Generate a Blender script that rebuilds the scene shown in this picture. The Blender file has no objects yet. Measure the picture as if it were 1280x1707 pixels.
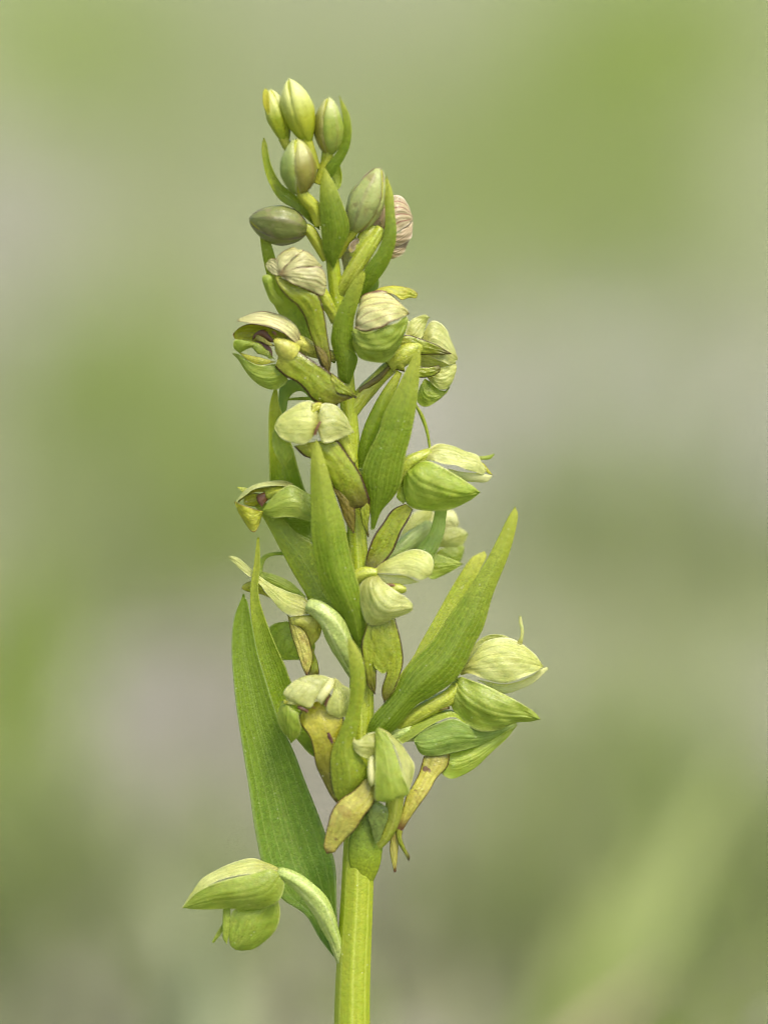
import bpy, math, random
import numpy as np
from mathutils import Vector

random.seed(7)
rng = np.random.default_rng(11)
sc = bpy.context.scene
COL = sc.collection

# ------------------------------------------------------------------ camera
S = 4.5e-5                 # metres per photo pixel in the plane of the stem
D = 0.40                   # lens to stem
PITCH = math.radians(9.0)  # looking slightly down on the plant
RIGHT = np.array([1.0, 0, 0])
UP = np.array([0, math.sin(PITCH), math.cos(PITCH)])
BACK = np.array([0, -math.cos(PITCH), math.sin(PITCH)])
C0 = np.array([0.0023, 0.0135, 0.100])
CAM = C0 + BACK * D
cd = bpy.data.cameras.new('camera')
cam = bpy.data.objects.new('camera', cd)
COL.objects.link(cam)
cam.location = CAM
cam.rotation_euler = (math.radians(90) - PITCH, 0, 0)
cd.sensor_width = 36
cd.sensor_fit = 'AUTO'
cd.lens = 36 * D / (1707 * S)
cd.clip_start = 0.01
cd.clip_end = 500
cd.dof.use_dof = True
cd.dof.focus_distance = D + 2 * S
cd.dof.aperture_fstop = 8.5
cd.dof.aperture_blades = 0
sc.camera = cam

# ------------------------------------------------------------------ sky and sun
SUN_EL, SUN_AZ = math.radians(62), math.radians(142)   # compass angle, the camera looks to 0 (+Y)
w = bpy.data.worlds.new('World')
sc.world = w
w.use_nodes = True
nt = w.node_tree
bg = nt.nodes['Background']
sky = nt.nodes.new('ShaderNodeTexSky')
sky.sky_type = 'NISHITA'
sky.sun_disc = False
sky.sun_elevation = SUN_EL
sky.sun_rotation = SUN_AZ
sky.air_density = 1.0
sky.dust_density = 4.0
sky.ozone_density = 0.6
nt.links.new(sky.outputs[0], bg.inputs[0])
bg.inputs[1].default_value = 0.12
sd = bpy.data.lights.new('sun', 'SUN')
sd.energy = 1.5
sd.angle = math.radians(18)
sd.color = (1.0, 0.955, 0.88)
sun = bpy.data.objects.new('sun', sd)
COL.objects.link(sun)
to_sun = Vector((math.sin(SUN_AZ) * math.cos(SUN_EL), math.cos(SUN_AZ) * math.cos(SUN_EL), math.sin(SUN_EL)))
sun.rotation_euler = to_sun.to_track_quat('Z', 'Y').to_euler()
sun.location = to_sun * 2

sc.view_settings.view_transform = 'Standard'
sc.view_settings.look = 'None'
sc.view_settings.gamma = 1
sc.view_settings.use_curve_mapping = False
sc.view_settings.exposure = 1.17
sc.render.engine = 'CYCLES'
sc.cycles.use_denoising = True
sc.cycles.denoising_input_passes = 'RGB'
sc.cycles.filter_width = 1.1
sc.cycles.max_bounces = 8
sc.cycles.transmission_bounces = 6
sc.cycles.diffuse_bounces = 5

# ------------------------------------------------------------------ helpers
def P(px, py, d=0.0):
    """photo pixel + height in front of the stem plane (in pixels) -> world point"""
    d = d + 42 * max(0.0, (640 - py) / 400.0) ** 1.25      # the top of the spike nods towards the viewer
    k = (D - d * S) / D * S
    return C0 + RIGHT * ((px - 640) * k) + UP * ((853.5 - py) * k) + BACK * (d * S)

def ground_at(px, py):
    r = C0 + RIGHT * ((px - 640) * S) + UP * ((853.5 - py) * S) - CAM
    return CAM + r * (-CAM[2] / r[2])

REG = {'px': (0, 0, 1.0),
       'R1': (380, 110, 350 / 1280), 'R2': (370, 390, 420 / 1280), 'R3': (370, 620, 480 / 1280),
       'R4': (360, 820, 340 / 1280), 'R5': (560, 820, 370 / 1280), 'R6': (440, 1060, 320 / 1280),
       'R7': (620, 1000, 320 / 1280), 'R8': (290, 1200, 400 / 1280),
       'S1': (380, 110, 200 / 1280), 'S2': (510, 250, 200 / 1280), 'S3': (380, 400, 230 / 1280),
       'S4': (570, 460, 210 / 1280), 'S5': (380, 630, 260 / 1280), 'S6': (590, 660, 250 / 1280),
       'S7': (370, 880, 250 / 1280), 'S8': (520, 1180, 260 / 1280)}

def tr(reg, pts):
    x0, y0, f = REG[reg]
    return [(x0 + p[0] * f, y0 + p[1] * f) + tuple(p[2:]) for p in pts]

def spline(pts, t):
    """Catmull-Rom through pts, sampled at arc-length fractions t"""
    p = np.array(pts, float)
    if len(p) == 2:
        return p[0] + (p[1] - p[0]) * t[:, None]
    q = np.vstack([2 * p[0] - p[1], p, 2 * p[-1] - p[-2]])
    out = []
    m = 14
    for i in range(1, len(q) - 2):
        u = np.linspace(0, 1, m, endpoint=False)[:, None]
        a, b, c, d_ = q[i - 1], q[i], q[i + 1], q[i + 2]
        out.append(.5 * (2 * b + (c - a) * u + (2 * a - 5 * b + 4 * c - d_) * u ** 2 + (3 * b - a - 3 * c + d_) * u ** 3))
    out = np.vstack(out + [p[-1:]])
    seg = np.linalg.norm(np.diff(out, axis=0), axis=1)
    s = np.concatenate([[0], np.cumsum(seg)])
    s /= s[-1]
    return np.stack([np.interp(t, s, out[:, k]) for k in range(out.shape[1])], 1)

def nrm(v):
    return v / np.maximum(np.linalg.norm(v, axis=-1, keepdims=True), 1e-12)

def mesh_obj(name, V, F, UV, mat, parent=None):
    me = bpy.data.meshes.new(name)
    me.from_pydata([tuple(v) for v in V], [], F)
    if UV is not None:
        uvl = me.uv_layers.new(name='UVMap')
        idx = np.empty(len(me.loops), int)
        me.loops.foreach_get('vertex_index', idx)
        uvl.data.foreach_set('uv', np.asarray(UV, np.float32)[idx].ravel())
    me.polygons.foreach_set('use_smooth', [True] * len(me.polygons))
    me.update()
    o = bpy.data.objects.new(name, me)
    COL.objects.link(o)
    if mat:
        me.materials.append(mat)
    if parent:
        o.parent = parent
    return o

def depth_curve(d, t):
    d = np.atleast_1d(np.array(d, float))
    if len(d) == 1:
        return np.full(len(t), d[0])
    p = np.stack([np.linspace(0, 1, len(d)), d], 1)
    # smooth interpolation
    q = spline(p * np.array([100, 1]), t)[:, 1] if len(d) > 2 else np.interp(t, p[:, 0], d)
    return q

def blade(name, reg, L, R, d=0.0, dr=None, bulge=.2, keel=0.0, mat=None, parent=None, th=3.2,
          rows=34, cols=25, wav=.03, ripple=0.0, minw=1.6, s0=0.0, flare=0.0):
    """a petal, sepal, lip or bract: lofted between its two margins L and R (photo pixels, base to tip),
    arched by bulge (fraction of its width, + towards the viewer), with real thickness"""
    tt = np.linspace(0, 1, rows)
    t = tt * .6 + .4 * (.5 - .5 * np.cos(np.pi * tt))
    dl = depth_curve(d, t)
    drr = depth_curve(d if dr is None else dr, t)
    l2, r2 = spline(tr(reg, L), t), spline(tr(reg, R), t)
    # minimum width
    v = r2 - l2
    wd = np.linalg.norm(v, axis=1)
    k = int(np.argmax(wd))
    for i in range(rows):
        if wd[i] < minw:
            j = min(max(i, 2), rows - 3)
            dirv = v[j] / max(wd[j], 1e-6)
            c = (l2[i] + r2[i]) / 2
            l2[i], r2[i] = c - dirv * minw / 2, c + dirv * minw / 2
    Lp = np.array([P(a, b, c) for (a, b), c in zip(l2, dl)])
    Rp = np.array([P(a, b, c) for (a, b), c in zip(r2, drr)])
    s = np.linspace(-1, 1, cols)
    mid = (Lp + Rp) / 2
    al = nrm(np.gradient(mid, axis=0))
    ac = nrm(Rp - Lp)
    n = nrm(np.cross(ac, al))
    for i in range(rows):
        if np.dot(n[i], BACK) < 0:
            n[i] = -n[i]
    for _ in range(3):
        n[1:-1] = nrm(n[:-2] + 2 * n[1:-1] + n[2:])
    wid = np.linalg.norm(Rp - Lp, axis=1)
    prof = bulge * (1 - s ** 2) + keel * (1 - np.where(s < s0, (s0 - s) / (1 + s0), (s - s0) / (1 - s0)) ** 1.25)
    ph = rng.uniform(0, 6.28, 3)
    G = np.empty((rows, cols, 3))
    for i in range(rows):
        base = Lp[i] + (Rp[i] - Lp[i]) * ((s + 1) / 2)[:, None]
        o = prof * wid[i]
        o = o + wav * wid[i] * np.sin(6.28 * 1.3 * t[i] + ph[0]) * s * np.abs(s)
        fade = np.sin(np.pi * (t[i] * .9 + .06)) ** .6
        vein = sum(a_ * np.exp(-((s - c_) / .09) ** 2) for c_, a_ in ((-.6, .7), (-.28, .6), (.02, 1.2), (.33, .6), (.62, .7)))
        o = o + ripple * S * (.9 * vein * fade + .5 * np.sin(11 * t[i] + 3 * s + ph[2]) + .35 * np.sin(23 * t[i] - 7 * s + ph[1]))
        if flare:
            o = o + flare * wid[i] * (.55 + .6 * np.sin(8 * t[i] + ph[1] + 2 * s)) * np.abs(s) ** 5
        G[i] = base + n[i] * o[:, None]
    # surface normals
    du = np.gradient(G, axis=1)
    dv = np.gradient(G, axis=0)
    N = nrm(np.cross(du, dv))
    flip = np.sum(N * BACK, axis=2).mean() < 0
    if flip:
        N = -N
    tk = th * S * (0.35 + .65 * (1 - s ** 4))[None, :, None] * (0.4 + .6 * (1 - (2 * t - 1) ** 6))[:, None, None]
    B = G - N * tk
    V = np.vstack([G.reshape(-1, 3), B.reshape(-1, 3)])
    uv = np.stack(np.meshgrid((s + 1) / 2, t), -1).reshape(-1, 2)
    UV = np.vstack([uv, uv])
    nq = rows * cols
    F = []
    for i in range(rows - 1):
        for j in range(cols - 1):
            a, b, c, e = i * cols + j, i * cols + j + 1, (i + 1) * cols + j + 1, (i + 1) * cols + j
            F.append((a, b, c, e))
            F.append((nq + e, nq + c, nq + b, nq + a))
        for j, sg in ((0, 1), (cols - 1, -1)):
            a, e = i * cols + j, (i + 1) * cols + j
            q = (a, e, nq + e, nq + a)
            F.append(q if sg > 0 else q[::-1])
    for i, sg in ((0, -1), (rows - 1, 1)):
        for j in range(cols - 1):
            a, b = i * cols + j, i * cols + j + 1
            q = (a, b, nq + b, nq + a)
            F.append(q if sg < 0 else q[::-1])
    if flip:
        F = [f[::-1] for f in F]
    return mesh_obj(name, V, F, UV, mat, parent)

def tube_geo(pts, rad, rows=40, seg=24, ribs=0, amp=0.0, twist=0.0, reg='px', flat=1.0):
    """swept tube through (px, py, depth) with radius in photo pixels"""
    p = tr(reg, pts)
    W = np.array([P(*q) for q in p])
    t = np.linspace(0, 1, rows)
    c = spline(W, t)
    r = spline(np.stack([np.linspace(0, 1, len(rad)) * 100, np.array(rad, float)], 1), t)[:, 1] if len(rad) > 2 else np.interp(t, [0, 1], rad)
    r = np.maximum(r, .4) * S
    T = nrm(np.gradient(c, axis=0))
    ref = np.cross(T[0], BACK)
    if np.linalg.norm(ref) < .1:
        ref = np.cross(T[0], UP)
    u = nrm(ref)
    V, UV, F = [], [], []
    a = np.linspace(0, 2 * np.pi, seg, endpoint=False)
    for i in range(rows):
        u = nrm(u - T[i] * np.dot(u, T[i]))
        b = np.cross(T[i], u)
        rr = r[i] * (1 + amp * np.cos(ribs * (a + twist * t[i])))
        V.append(c[i] + np.outer(np.cos(a) * rr, u) + np.outer(np.sin(a) * rr * flat, b))
        UV.append(np.stack([a / (2 * np.pi), np.full(seg, t[i])], 1))
    for i in range(rows - 1):
        for j in range(seg):
            k = (j + 1) % seg
            F.append((i * seg + j, i * seg + k, (i + 1) * seg + k, (i + 1) * seg + j))
    V, UV = np.vstack(V), np.vstack(UV)
    n = len(V)
    V = np.vstack([V, c[0], c[-1]])
    UV = np.vstack([UV, [.5, 0], [.5, 1]])
    for j in range(seg):
        k = (j + 1) % seg
        F.append((k, j, n))
        F.append(((rows - 1) * seg + j, (rows - 1) * seg + k, n + 1))
    return V, F, UV

def join_geo(parts):
    V, F, UV, o = [], [], [], 0
    for v, f, u in parts:
        V.append(v); UV.append(u)
        F += [tuple(i + o for i in q) for q in f]
        o += len(v)
    return np.vstack(V), F, np.vstack(UV)

def tube(name, pts, rad, mat, parent=None, **k):
    V, F, UV = tube_geo(pts, rad, **k)
    return mesh_obj(name, V, F, UV, mat, parent)

def shell(name, reg, base, tip, rad, ang, half, mat, parent, prof=None, th=3, rows=26, cols=15,
          taper=True, scale=1.0, groove=.05, bend=0.0):
    """one sepal of a closed hood or bud: a patch of an ovoid about the axis base->tip (px,py,depth)"""
    (bp, tp) = tr(reg, [base, tip])
    A, B = P(*bp), P(*tp)
    ax = nrm(B - A)
    e1 = nrm(np.cross(ax, BACK))          # in the picture plane
    e2 = np.cross(e1, ax)                 # towards the viewer
    if np.dot(e2, BACK) < 0:
        e2 = -e2
    r = rad * REG[reg][2] * S * scale
    t = np.linspace(0.0, 1, rows)
    prof = prof or (lambda x: np.sin(np.pi * np.clip(x, 0, 1) ** .8) ** .62)
    s = np.linspace(-1, 1, cols)
    hw = math.radians(half) * (np.sin(np.pi * (t * .8 + .12)) ** .5 if taper else np.ones(rows))
    a0 = math.radians(ang)
    G = np.empty((rows, cols, 3))
    Ln = np.linalg.norm(B - A)
    for i in range(rows):
        a = a0 + s * hw[i] + bend * (t[i] - .5)
        rr = r * prof(t[i]) * (1 - groove * 1.6 * np.abs(s) ** 3 + groove * .9 * np.exp(-(s / .14) ** 2) + groove * .35 * np.cos(s * 9.42) * np.sin(np.pi * t[i]) + .022 * np.sin(9 * t[i] + ang) * np.cos(2.3 * s + ang * 2) + .012 * np.sin(21 * t[i] + 5 * s))
        G[i] = A + ax * Ln * t[i] + np.outer(np.cos(a) * rr, e1) + np.outer(np.sin(a) * rr, e2)
    c = A + np.outer(t, ax) * Ln
    N = nrm(G - c[:, None, :])
    tk = th * S * (0.3 + .7 * (1 - s ** 4))[None, :, None]
    Bk = G - N * np.minimum(tk, .6 * np.linalg.norm(G - c[:, None, :], axis=2, keepdims=True))
    V = np.vstack([G.reshape(-1, 3), Bk.reshape(-1, 3)])
    uv = np.stack(np.meshgrid((s + 1) / 2, t), -1).reshape(-1, 2)
    nq = rows * cols
    F = []
    for i in range(rows - 1):
        for j in range(cols - 1):
            q = (i * cols + j, i * cols + j + 1, (i + 1) * cols + j + 1, (i + 1) * cols + j)
            F.append(q)
            F.append(tuple(nq + x for x in q[::-1]))
        for j, sg in ((0, 1), (cols - 1, -1)):
            a, e = i * cols + j, (i + 1) * cols + j
            q = (a, e, nq + e, nq + a)
            F.append(q if sg > 0 else q[::-1])
    return mesh_obj(name, V, F, np.vstack([uv, uv]), mat, parent)

def tag(o, label=None, cat=None, group=None, kind=None):
    if label: o['label'] = label
    if cat: o['category'] = cat
    if group: o['group'] = group
    if kind: o['kind'] = kind
    return o

# ------------------------------------------------------------------ materials
class NT:
    def __init__(s, name):
        s.m = bpy.data.materials.new(name)
        s.m.use_nodes = True
        s.t = s.m.node_tree
        s.t.nodes.clear()
    def n(s, typ, **kw):
        nd = s.t.nodes.new(typ)
        for k, v in kw.items():
            if k.startswith('i_'):
                nd.inputs[k[2:].replace('_', ' ')].default_value = v
            else:
                setattr(nd, k, v)
        return nd
    def l(s, a, b):
        s.t.links.new(a, b)
    def math(s, op, a, b=None, c=None):
        nd = s.n('ShaderNodeMath', operation=op)
        for i, x in enumerate((a, b, c)):
            if x is None: continue
            if isinstance(x, (int, float)): nd.inputs[i].default_value = x
            else: s.l(x, nd.inputs[i])
        return nd.outputs[0]
    def step(s, x, lo, hi, a=0.0, b=1.0):
        nd = s.n('ShaderNodeMapRange', interpolation_type='SMOOTHSTEP')
        s.l(x, nd.inputs[0])
        for i, v in zip((1, 2, 3, 4), (lo, hi, a, b)):
            nd.inputs[i].default_value = v
        return nd.outputs[0]
    def mix(s, fac, a, b):
        nd = s.n('ShaderNodeMix', data_type='RGBA')
        if isinstance(fac, (int, float)): nd.inputs[0].default_value = fac
        else: s.l(fac, nd.inputs[0])
        for i, x in ((6, a), (7, b)):
            if isinstance(x, tuple): nd.inputs[i].default_value = (*x, 1)
            else: s.l(x, nd.inputs[i])
        return nd.outputs[2]
    def noise(s, vec, scale, detail=3, rough=.55):
        nd = s.n('ShaderNodeTexNoise')
        nd.inputs['Scale'].default_value = scale
        nd.inputs['Detail'].default_value = detail
        nd.inputs['Roughness'].default_value = rough
        s.l(vec, nd.inputs['Vector'])
        return nd.outputs[0]

def plant_mat(name, base, alt, tip=None, foot=None, edge=None, edge_w=.06, mid=None, mid_w=.02, veins=0, vein_col=None,
              vein_amt=.5, trans=.35, rough=.42, spots=None, spot_amt=.0, dust=.4, cell=.35, tip_at=(.75, 1.0), foot_at=(0, .35), spec=.6,
              blotch=None, margin=None, relief=.9, mw=.40):
    m = NT(name)
    uvn = m.n('ShaderNodeUVMap', uv_map='UVMap')
    sep = m.n('ShaderNodeSeparateXYZ')
    m.l(uvn.outputs[0], sep.inputs[0])
    u, v = sep.outputs[0], sep.outputs[1]
    co = m.n('ShaderNodeTexCoord').outputs['Object']
    oi = m.n('ShaderNodeObjectInfo').outputs['Random']
    n1 = m.noise(co, 420, 3)
    n2 = m.noise(co, 2600, 3)
    col = m.mix(m.step(n1, .3, .7), base, alt)
    # streaks along the blade
    cmb = m.n('ShaderNodeCombineXYZ')
    m.l(m.math('MULTIPLY', u, 26.0), cmb.inputs[0])
    m.l(m.math('MULTIPLY', v, 2.5), cmb.inputs[1])
    m.l(m.math('MULTIPLY', oi, 40.0), cmb.inputs[2])
    stre = m.noise(cmb.outputs[0], 1.0, 2)
    hs = m.n('ShaderNodeHueSaturation')
    m.l(col, hs.inputs['Color'])
    val = m.math('ADD', m.math('MULTIPLY', stre, .5), .75)
    val = m.math('MULTIPLY', val, m.math('ADD', m.math('MULTIPLY', oi, .16), .92))
    m.l(val, hs.inputs['Value'])
    m.l(m.math('ADD', m.math('MULTIPLY', m.math('SUBTRACT', n2, .5), .05), .5), hs.inputs['Hue'])
    col = hs.outputs[0]
    if tip: col = m.mix(m.step(m.math('ADD', v, m.math('MULTIPLY', m.math('SUBTRACT', n1, .5), .25)), *tip_at), col, tip)
    if foot: col = m.mix(m.step(v, foot_at[0], foot_at[1], 1.0, 0.0), col, foot)
    d = m.math('ABSOLUTE', m.math('SUBTRACT', u, .5))          # 0 midrib .. .5 margin
    bump_src = None
    if veins:
        wv = m.math('COSINE', m.math('MULTIPLY', m.math('ADD', u, m.math('MULTIPLY', m.math('SUBTRACT', n1, .5), .03)), 6.2832 * veins))
        ln = m.step(wv, .72, .99)
        fade = m.step(v, .75, 1.0, 1.0, .2)
        if vein_col:
            col = m.mix(m.math('MULTIPLY', m.math('MULTIPLY', ln, fade), vein_amt), col, vein_col)
        bump_src = m.math('MULTIPLY', wv, -.5)
    if blotch:
        bl = m.step(m.noise(co, 900, 4), .52, .68)
        col = m.mix(m.math('MULTIPLY', bl, .75), col, blotch)
    if margin:  # rim colour; on bracts the pale rim also paints in an edge highlight
        col = m.mix(m.math('MULTIPLY', m.step(d, mw, .5), .85), col, margin)
    if mid:
        col = m.mix(m.step(m.math('ADD', d, m.math('MULTIPLY', m.math('SUBTRACT', n2, .5), .012)), mid_w * .25, mid_w, .62, 0.0), col, mid)
    if edge:
        ee = m.math('ADD', d, m.math('MULTIPLY', m.math('SUBTRACT', n2, .5), .06))
        ee = m.math('MAXIMUM', m.step(ee, .5 - edge_w, .5 - edge_w * .35), m.step(m.math('ADD', v, m.math('MULTIPLY', m.math('SUBTRACT', n2, .5), .1)), .965, 1.0))
        col = m.mix(m.math('MULTIPLY', ee, .9), col, edge)
    if spots:
        vo = m.n('ShaderNodeTexVoronoi')
        vo.inputs['Scale'].default_value = 900
        m.l(co, vo.inputs['Vector'])
        sp = m.math('MULTIPLY', m.step(vo.outputs['Distance'], .16, .24, 1.0, 0.0), m.step(m.noise(co, 500, 2), .5, .6))
        col = m.mix(m.math('MULTIPLY', sp, spot_amt), col, spots)
    # fine sparkle painted as lighter and darker cell colours, then pollen dust
    vc = m.n('ShaderNodeTexVoronoi')
    vc.inputs['Scale'].default_value = 7000
    m.l(co, vc.inputs['Vector'])
    sepc = m.n('ShaderNodeSeparateColor')
    m.l(vc.outputs['Color'], sepc.inputs[0])
    bright = m.math('ADD', m.math('MULTIPLY', m.math('SUBTRACT', sepc.outputs[0], .5), cell), 1.0)
    hs2 = m.n('ShaderNodeHueSaturation')
    m.l(col, hs2.inputs['Color']); m.l(bright, hs2.inputs['Value'])
    col = hs2.outputs[0]
    if dust:
        vd = m.n('ShaderNodeTexVoronoi')
        vd.inputs['Scale'].default_value = 2000
        m.l(co, vd.inputs['Vector'])
        sepd = m.n('ShaderNodeSeparateColor')
        m.l(vd.outputs['Color'], sepd.inputs[0])
        dd = m.math('MULTIPLY', m.step(vd.outputs['Distance'], .09, .17, 1.0, 0.0), m.step(sepd.outputs[1], .78, .80))
        col = m.mix(m.math('MULTIPLY', dd, dust), col, (.85, .85, .55))
    b = m.n('ShaderNodeBsdfPrincipled')
    m.l(col, b.inputs['Base Color'])
    b.inputs['Specular IOR Level'].default_value = spec
    m.l(m.math('ADD', m.math('MULTIPLY', sepc.outputs[1], .2), rough - .1), b.inputs['Roughness'])
    bp = m.n('ShaderNodeBump')
    bp.inputs['Strength'].default_value = .5
    bp.inputs['Distance'].default_value = 6e-5
    h = m.math('ADD', m.math('MULTIPLY', vc.outputs['Distance'], -.5), m.math('MULTIPLY', n2, 1.6))
    h = m.math('ADD', h, m.math('MULTIPLY', stre, .7))
    if bump_src is not None:
        h = m.math('ADD', h, m.math('MULTIPLY', bump_src, relief))
    m.l(h, bp.inputs['Height'])
    m.l(bp.outputs[0], b.inputs['Normal'])
    tl = m.n('ShaderNodeBsdfTranslucent')
    hs3 = m.n('ShaderNodeHueSaturation')
    hs3.inputs['Saturation'].default_value = 1.12
    hs3.inputs['Value'].default_value = 1.25
    m.l(col, hs3.inputs['Color'])
    m.l(hs3.outputs[0], tl.inputs['Color'])
    mx = m.n('ShaderNodeMixShader')
    mx.inputs[0].default_value = trans
    m.l(b.outputs[0], mx.inputs[1]); m.l(tl.outputs[0], mx.inputs[2])
    out = m.n('ShaderNodeOutputMaterial')
    m.l(mx.outputs[0], out.inputs[0])
    return m.m

BROWN = (.06, .016, .012)
M = {}
M['bract'] = plant_mat('bract_green', (.232, .335, .014), (.268, .365, .02), tip=(.52, .55, .08), tip_at=(.45, 1.05), foot=(.17, .265, .006), mid=(.33, .42, .05), mid_w=.03, veins=9, vein_col=(.40, .50, .07), vein_amt=.6, margin=(.50, .56, .12), mw=.44, relief=.35, trans=.55, rough=.34, cell=.32)
M['bract_dark'] = plant_mat('bract_blue_green', (.215, .335, .035), (.24, .36, .05), tip=(.245, .35, .022), tip_at=(.3, .8), mid=(.32, .42, .08), mid_w=.035, veins=7, vein_col=(.36, .47, .10), vein_amt=.55, margin=(.38, .48, .15), mw=.44, relief=.3, trans=.55, cell=.3)
M['bract_light'] = plant_mat('bract_yellow_green', (.33, .42, .022), (.38, .46, .035), tip=(.50, .53, .08), mid=(.42, .5, .08), mid_w=.03, veins=7, vein_col=(.38, .46, .07), vein_amt=.16, margin=(.48, .54, .12), mw=.45, relief=.25, trans=.45)
M['bract_yellow_back'] = plant_mat('bract_light_yellow_green', (.40, .47, .03), (.44, .51, .045), tip=(.56, .58, .10), mid=(.5, .56, .1), mid_w=.03, veins=7, vein_col=(.50, .56, .10), vein_amt=.3, margin=(.55, .6, .15), mw=.45, relief=.25, trans=.5)
M['bract_grey'] = plant_mat('bract_grey_green', (.22, .30, .05), (.26, .34, .075), veins=5, vein_col=(.2, .3, .09), vein_amt=.1, margin=(.24, .34, .12), mw=.45, relief=.2, trans=.3, cell=.6, dust=.7)
M['stem'] = plant_mat('stem_yellow_green', (.37, .45, .018), (.41, .48, .028), veins=8, vein_col=(.53, .59, .11), vein_amt=.4, trans=.25, dust=.35, cell=.18, relief=.3)
M['ovary'] = plant_mat('ovary_yellow_green', (.36, .42, .03), (.42, .46, .05), veins=6, vein_col=(.55, .56, .15), vein_amt=.35, trans=.2, relief=.5)
M['ovary_pale'] = plant_mat('ovary_pale_green', (.34, .44, .09), (.42, .50, .14), veins=6, vein_col=(.60, .65, .28), vein_amt=.5, trans=.2, relief=.5)
M['sepal'] = plant_mat('sepal_pale', (.52, .55, .16), (.61, .63, .26), foot=(.44, .44, .10), veins=5, vein_col=(.37, .41, .07), vein_amt=.42, trans=.5, margin=(.80, .80, .50), mw=.45, relief=.4, dust=.3, cell=.22, rough=.45)
M['sepal_green'] = plant_mat('sepal_green', (.36, .45, .045), (.44, .52, .09), veins=5, vein_col=(.29, .38, .03), vein_amt=.4, trans=.5, margin=(.66, .70, .26), mw=.455, relief=.4, dust=.3, cell=.22, rough=.45)
M['sepal_mid'] = plant_mat('sepal_mid_green', (.24, .35, .045), (.30, .41, .07), veins=5, vein_col=(.40, .48, .15), vein_amt=.25, trans=.42, margin=(.42, .50, .15), mw=.44, dust=.3, cell=.22, rough=.45, relief=.4)
M['sepal_dusk'] = plant_mat('sepal_dusky', (.50, .50, .17), (.58, .57, .26), foot=(.30, .22, .08), foot_at=(0, .25), veins=5, vein_col=(.24, .14, .06), vein_amt=.6, trans=.32, margin=(.5, .44, .22), edge=(.20, .09, .05), edge_w=.05, dust=.25, cell=.22, rough=.45)
M['sepal_pink'] = plant_mat('sepal_pink_veined', (.45, .37, .19), (.52, .45, .26), veins=5, vein_col=(.22, .05, .03), vein_amt=.75, trans=.3, margin=(.66, .58, .42), dust=.8, cell=.35, rough=.45, foot=(.42, .38, .08))
M['sepal_yellow'] = plant_mat('sepal_inner_yellow', (.46, .48, .03), (.53, .54, .07), veins=4, vein_col=(.32, .30, .02), vein_amt=.4, trans=.45, edge=(.22, .1, .04), edge_w=.04, dust=.4, relief=.5)
M['lip'] = plant_mat('lip_olive', (.31, .375, .02), (.38, .44, .036), foot=(.44, .46, .06), foot_at=(0, .3), tip=(.11, .085, .012), tip_at=(.58, 1.05), edge=BROWN, edge_w=.10, veins=3, vein_col=(.24, .22, .02), vein_amt=.3, trans=.45, dust=.5, rough=.26, relief=.5)
M['lip_plain'] = plant_mat('lip_olive_middle', (.31, .375, .02), (.38, .44, .036), trans=.45, dust=.5, rough=.32)
M['lip_throat'] = plant_mat('lip_yellow_throat', (.38, .36, .02), (.32, .31, .025), foot=(.56, .52, .05), foot_at=(.05, .4), tip=(.13, .13, .012), tip_at=(.35, .85), edge=BROWN, edge_w=.05, trans=.3, dust=.6, rough=.32)
M['lip_dark'] = plant_mat('lip_dark_tip', (.15, .125, .015), (.22, .18, .025), edge=(.06, .02, .015), edge_w=.1, trans=.3, dust=.9, rough=.32)
M['lip_old'] = plant_mat('lip_yellowed', (.54, .52, .11), (.46, .43, .06), foot=(.27, .26, .03), foot_at=(0, .3), tip=(.13, .045, .015), tip_at=(.80, 1.0), edge=(.09, .035, .02), edge_w=.06, spots=(.12, .05, .03), spot_amt=.9, trans=.25, dust=.2, rough=.32, blotch=(.38, .29, .06), veins=4, vein_col=(.35, .27, .05), vein_amt=.4)
M['bud'] = plant_mat('bud_green', (.28, .36, .04), (.36, .43, .08), tip=(.54, .58, .22), tip_at=(.55, 1.0), veins=2, vein_col=(.24, .2, .04), vein_amt=.35, trans=.25, margin=(.42, .34, .12), dust=.1, cell=.12, relief=.4)
M['bud_olive'] = plant_mat('bud_olive', (.22, .21, .022), (.29, .27, .045), tip=(.50, .52, .18), tip_at=(.5, 1.0), veins=2, vein_col=(.17, .11, .02), vein_amt=.5, trans=.2, margin=(.48, .46, .16), dust=.1, cell=.12, relief=.4)
M['bud_cool'] = plant_mat('bud_cool_green', (.25, .33, .05), (.30, .375, .07), tip=(.46, .51, .17), tip_at=(.5, 1.0), trans=.25, margin=(.42, .44, .18), dust=.1, cell=.12)
M['bud_yellow'] = plant_mat('bud_yellow_green', (.36, .43, .015), (.44, .48, .03), tip=(.72, .74, .27), tip_at=(.40, .95), foot=(.24, .34, .01), trans=.3, dust=.05, cell=.10)
M['bud_dusk'] = plant_mat('bud_dusky', (.31, .36, .09), (.39, .44, .14), veins=2, vein_col=(.15, .1, .05), vein_amt=.35, trans=.15, margin=(.24, .16, .10), edge=(.19, .11, .09), edge_w=.07, blotch=(.24, .21, .07), dust=.15, cell=.2, relief=.4)
M['bud_dark'] = plant_mat('bud_dark_green', (.13, .16, .028), (.19, .21, .05), veins=2, vein_col=(.10, .07, .03), vein_amt=.4, trans=.12, margin=(.19, .15, .10), dust=.15, cell=.2, relief=.4, blotch=(.22, .19, .08))
M['bract_yellow'] = plant_mat('bract_yellow', (.52, .52, .03), (.56, .54, .05), trans=.35, dust=0, cell=.1)
M['bud_core'] = plant_mat('bud_stalk', (.36, .40, .02), (.40, .43, .04), trans=.15, dust=.1, cell=.1)
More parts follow.
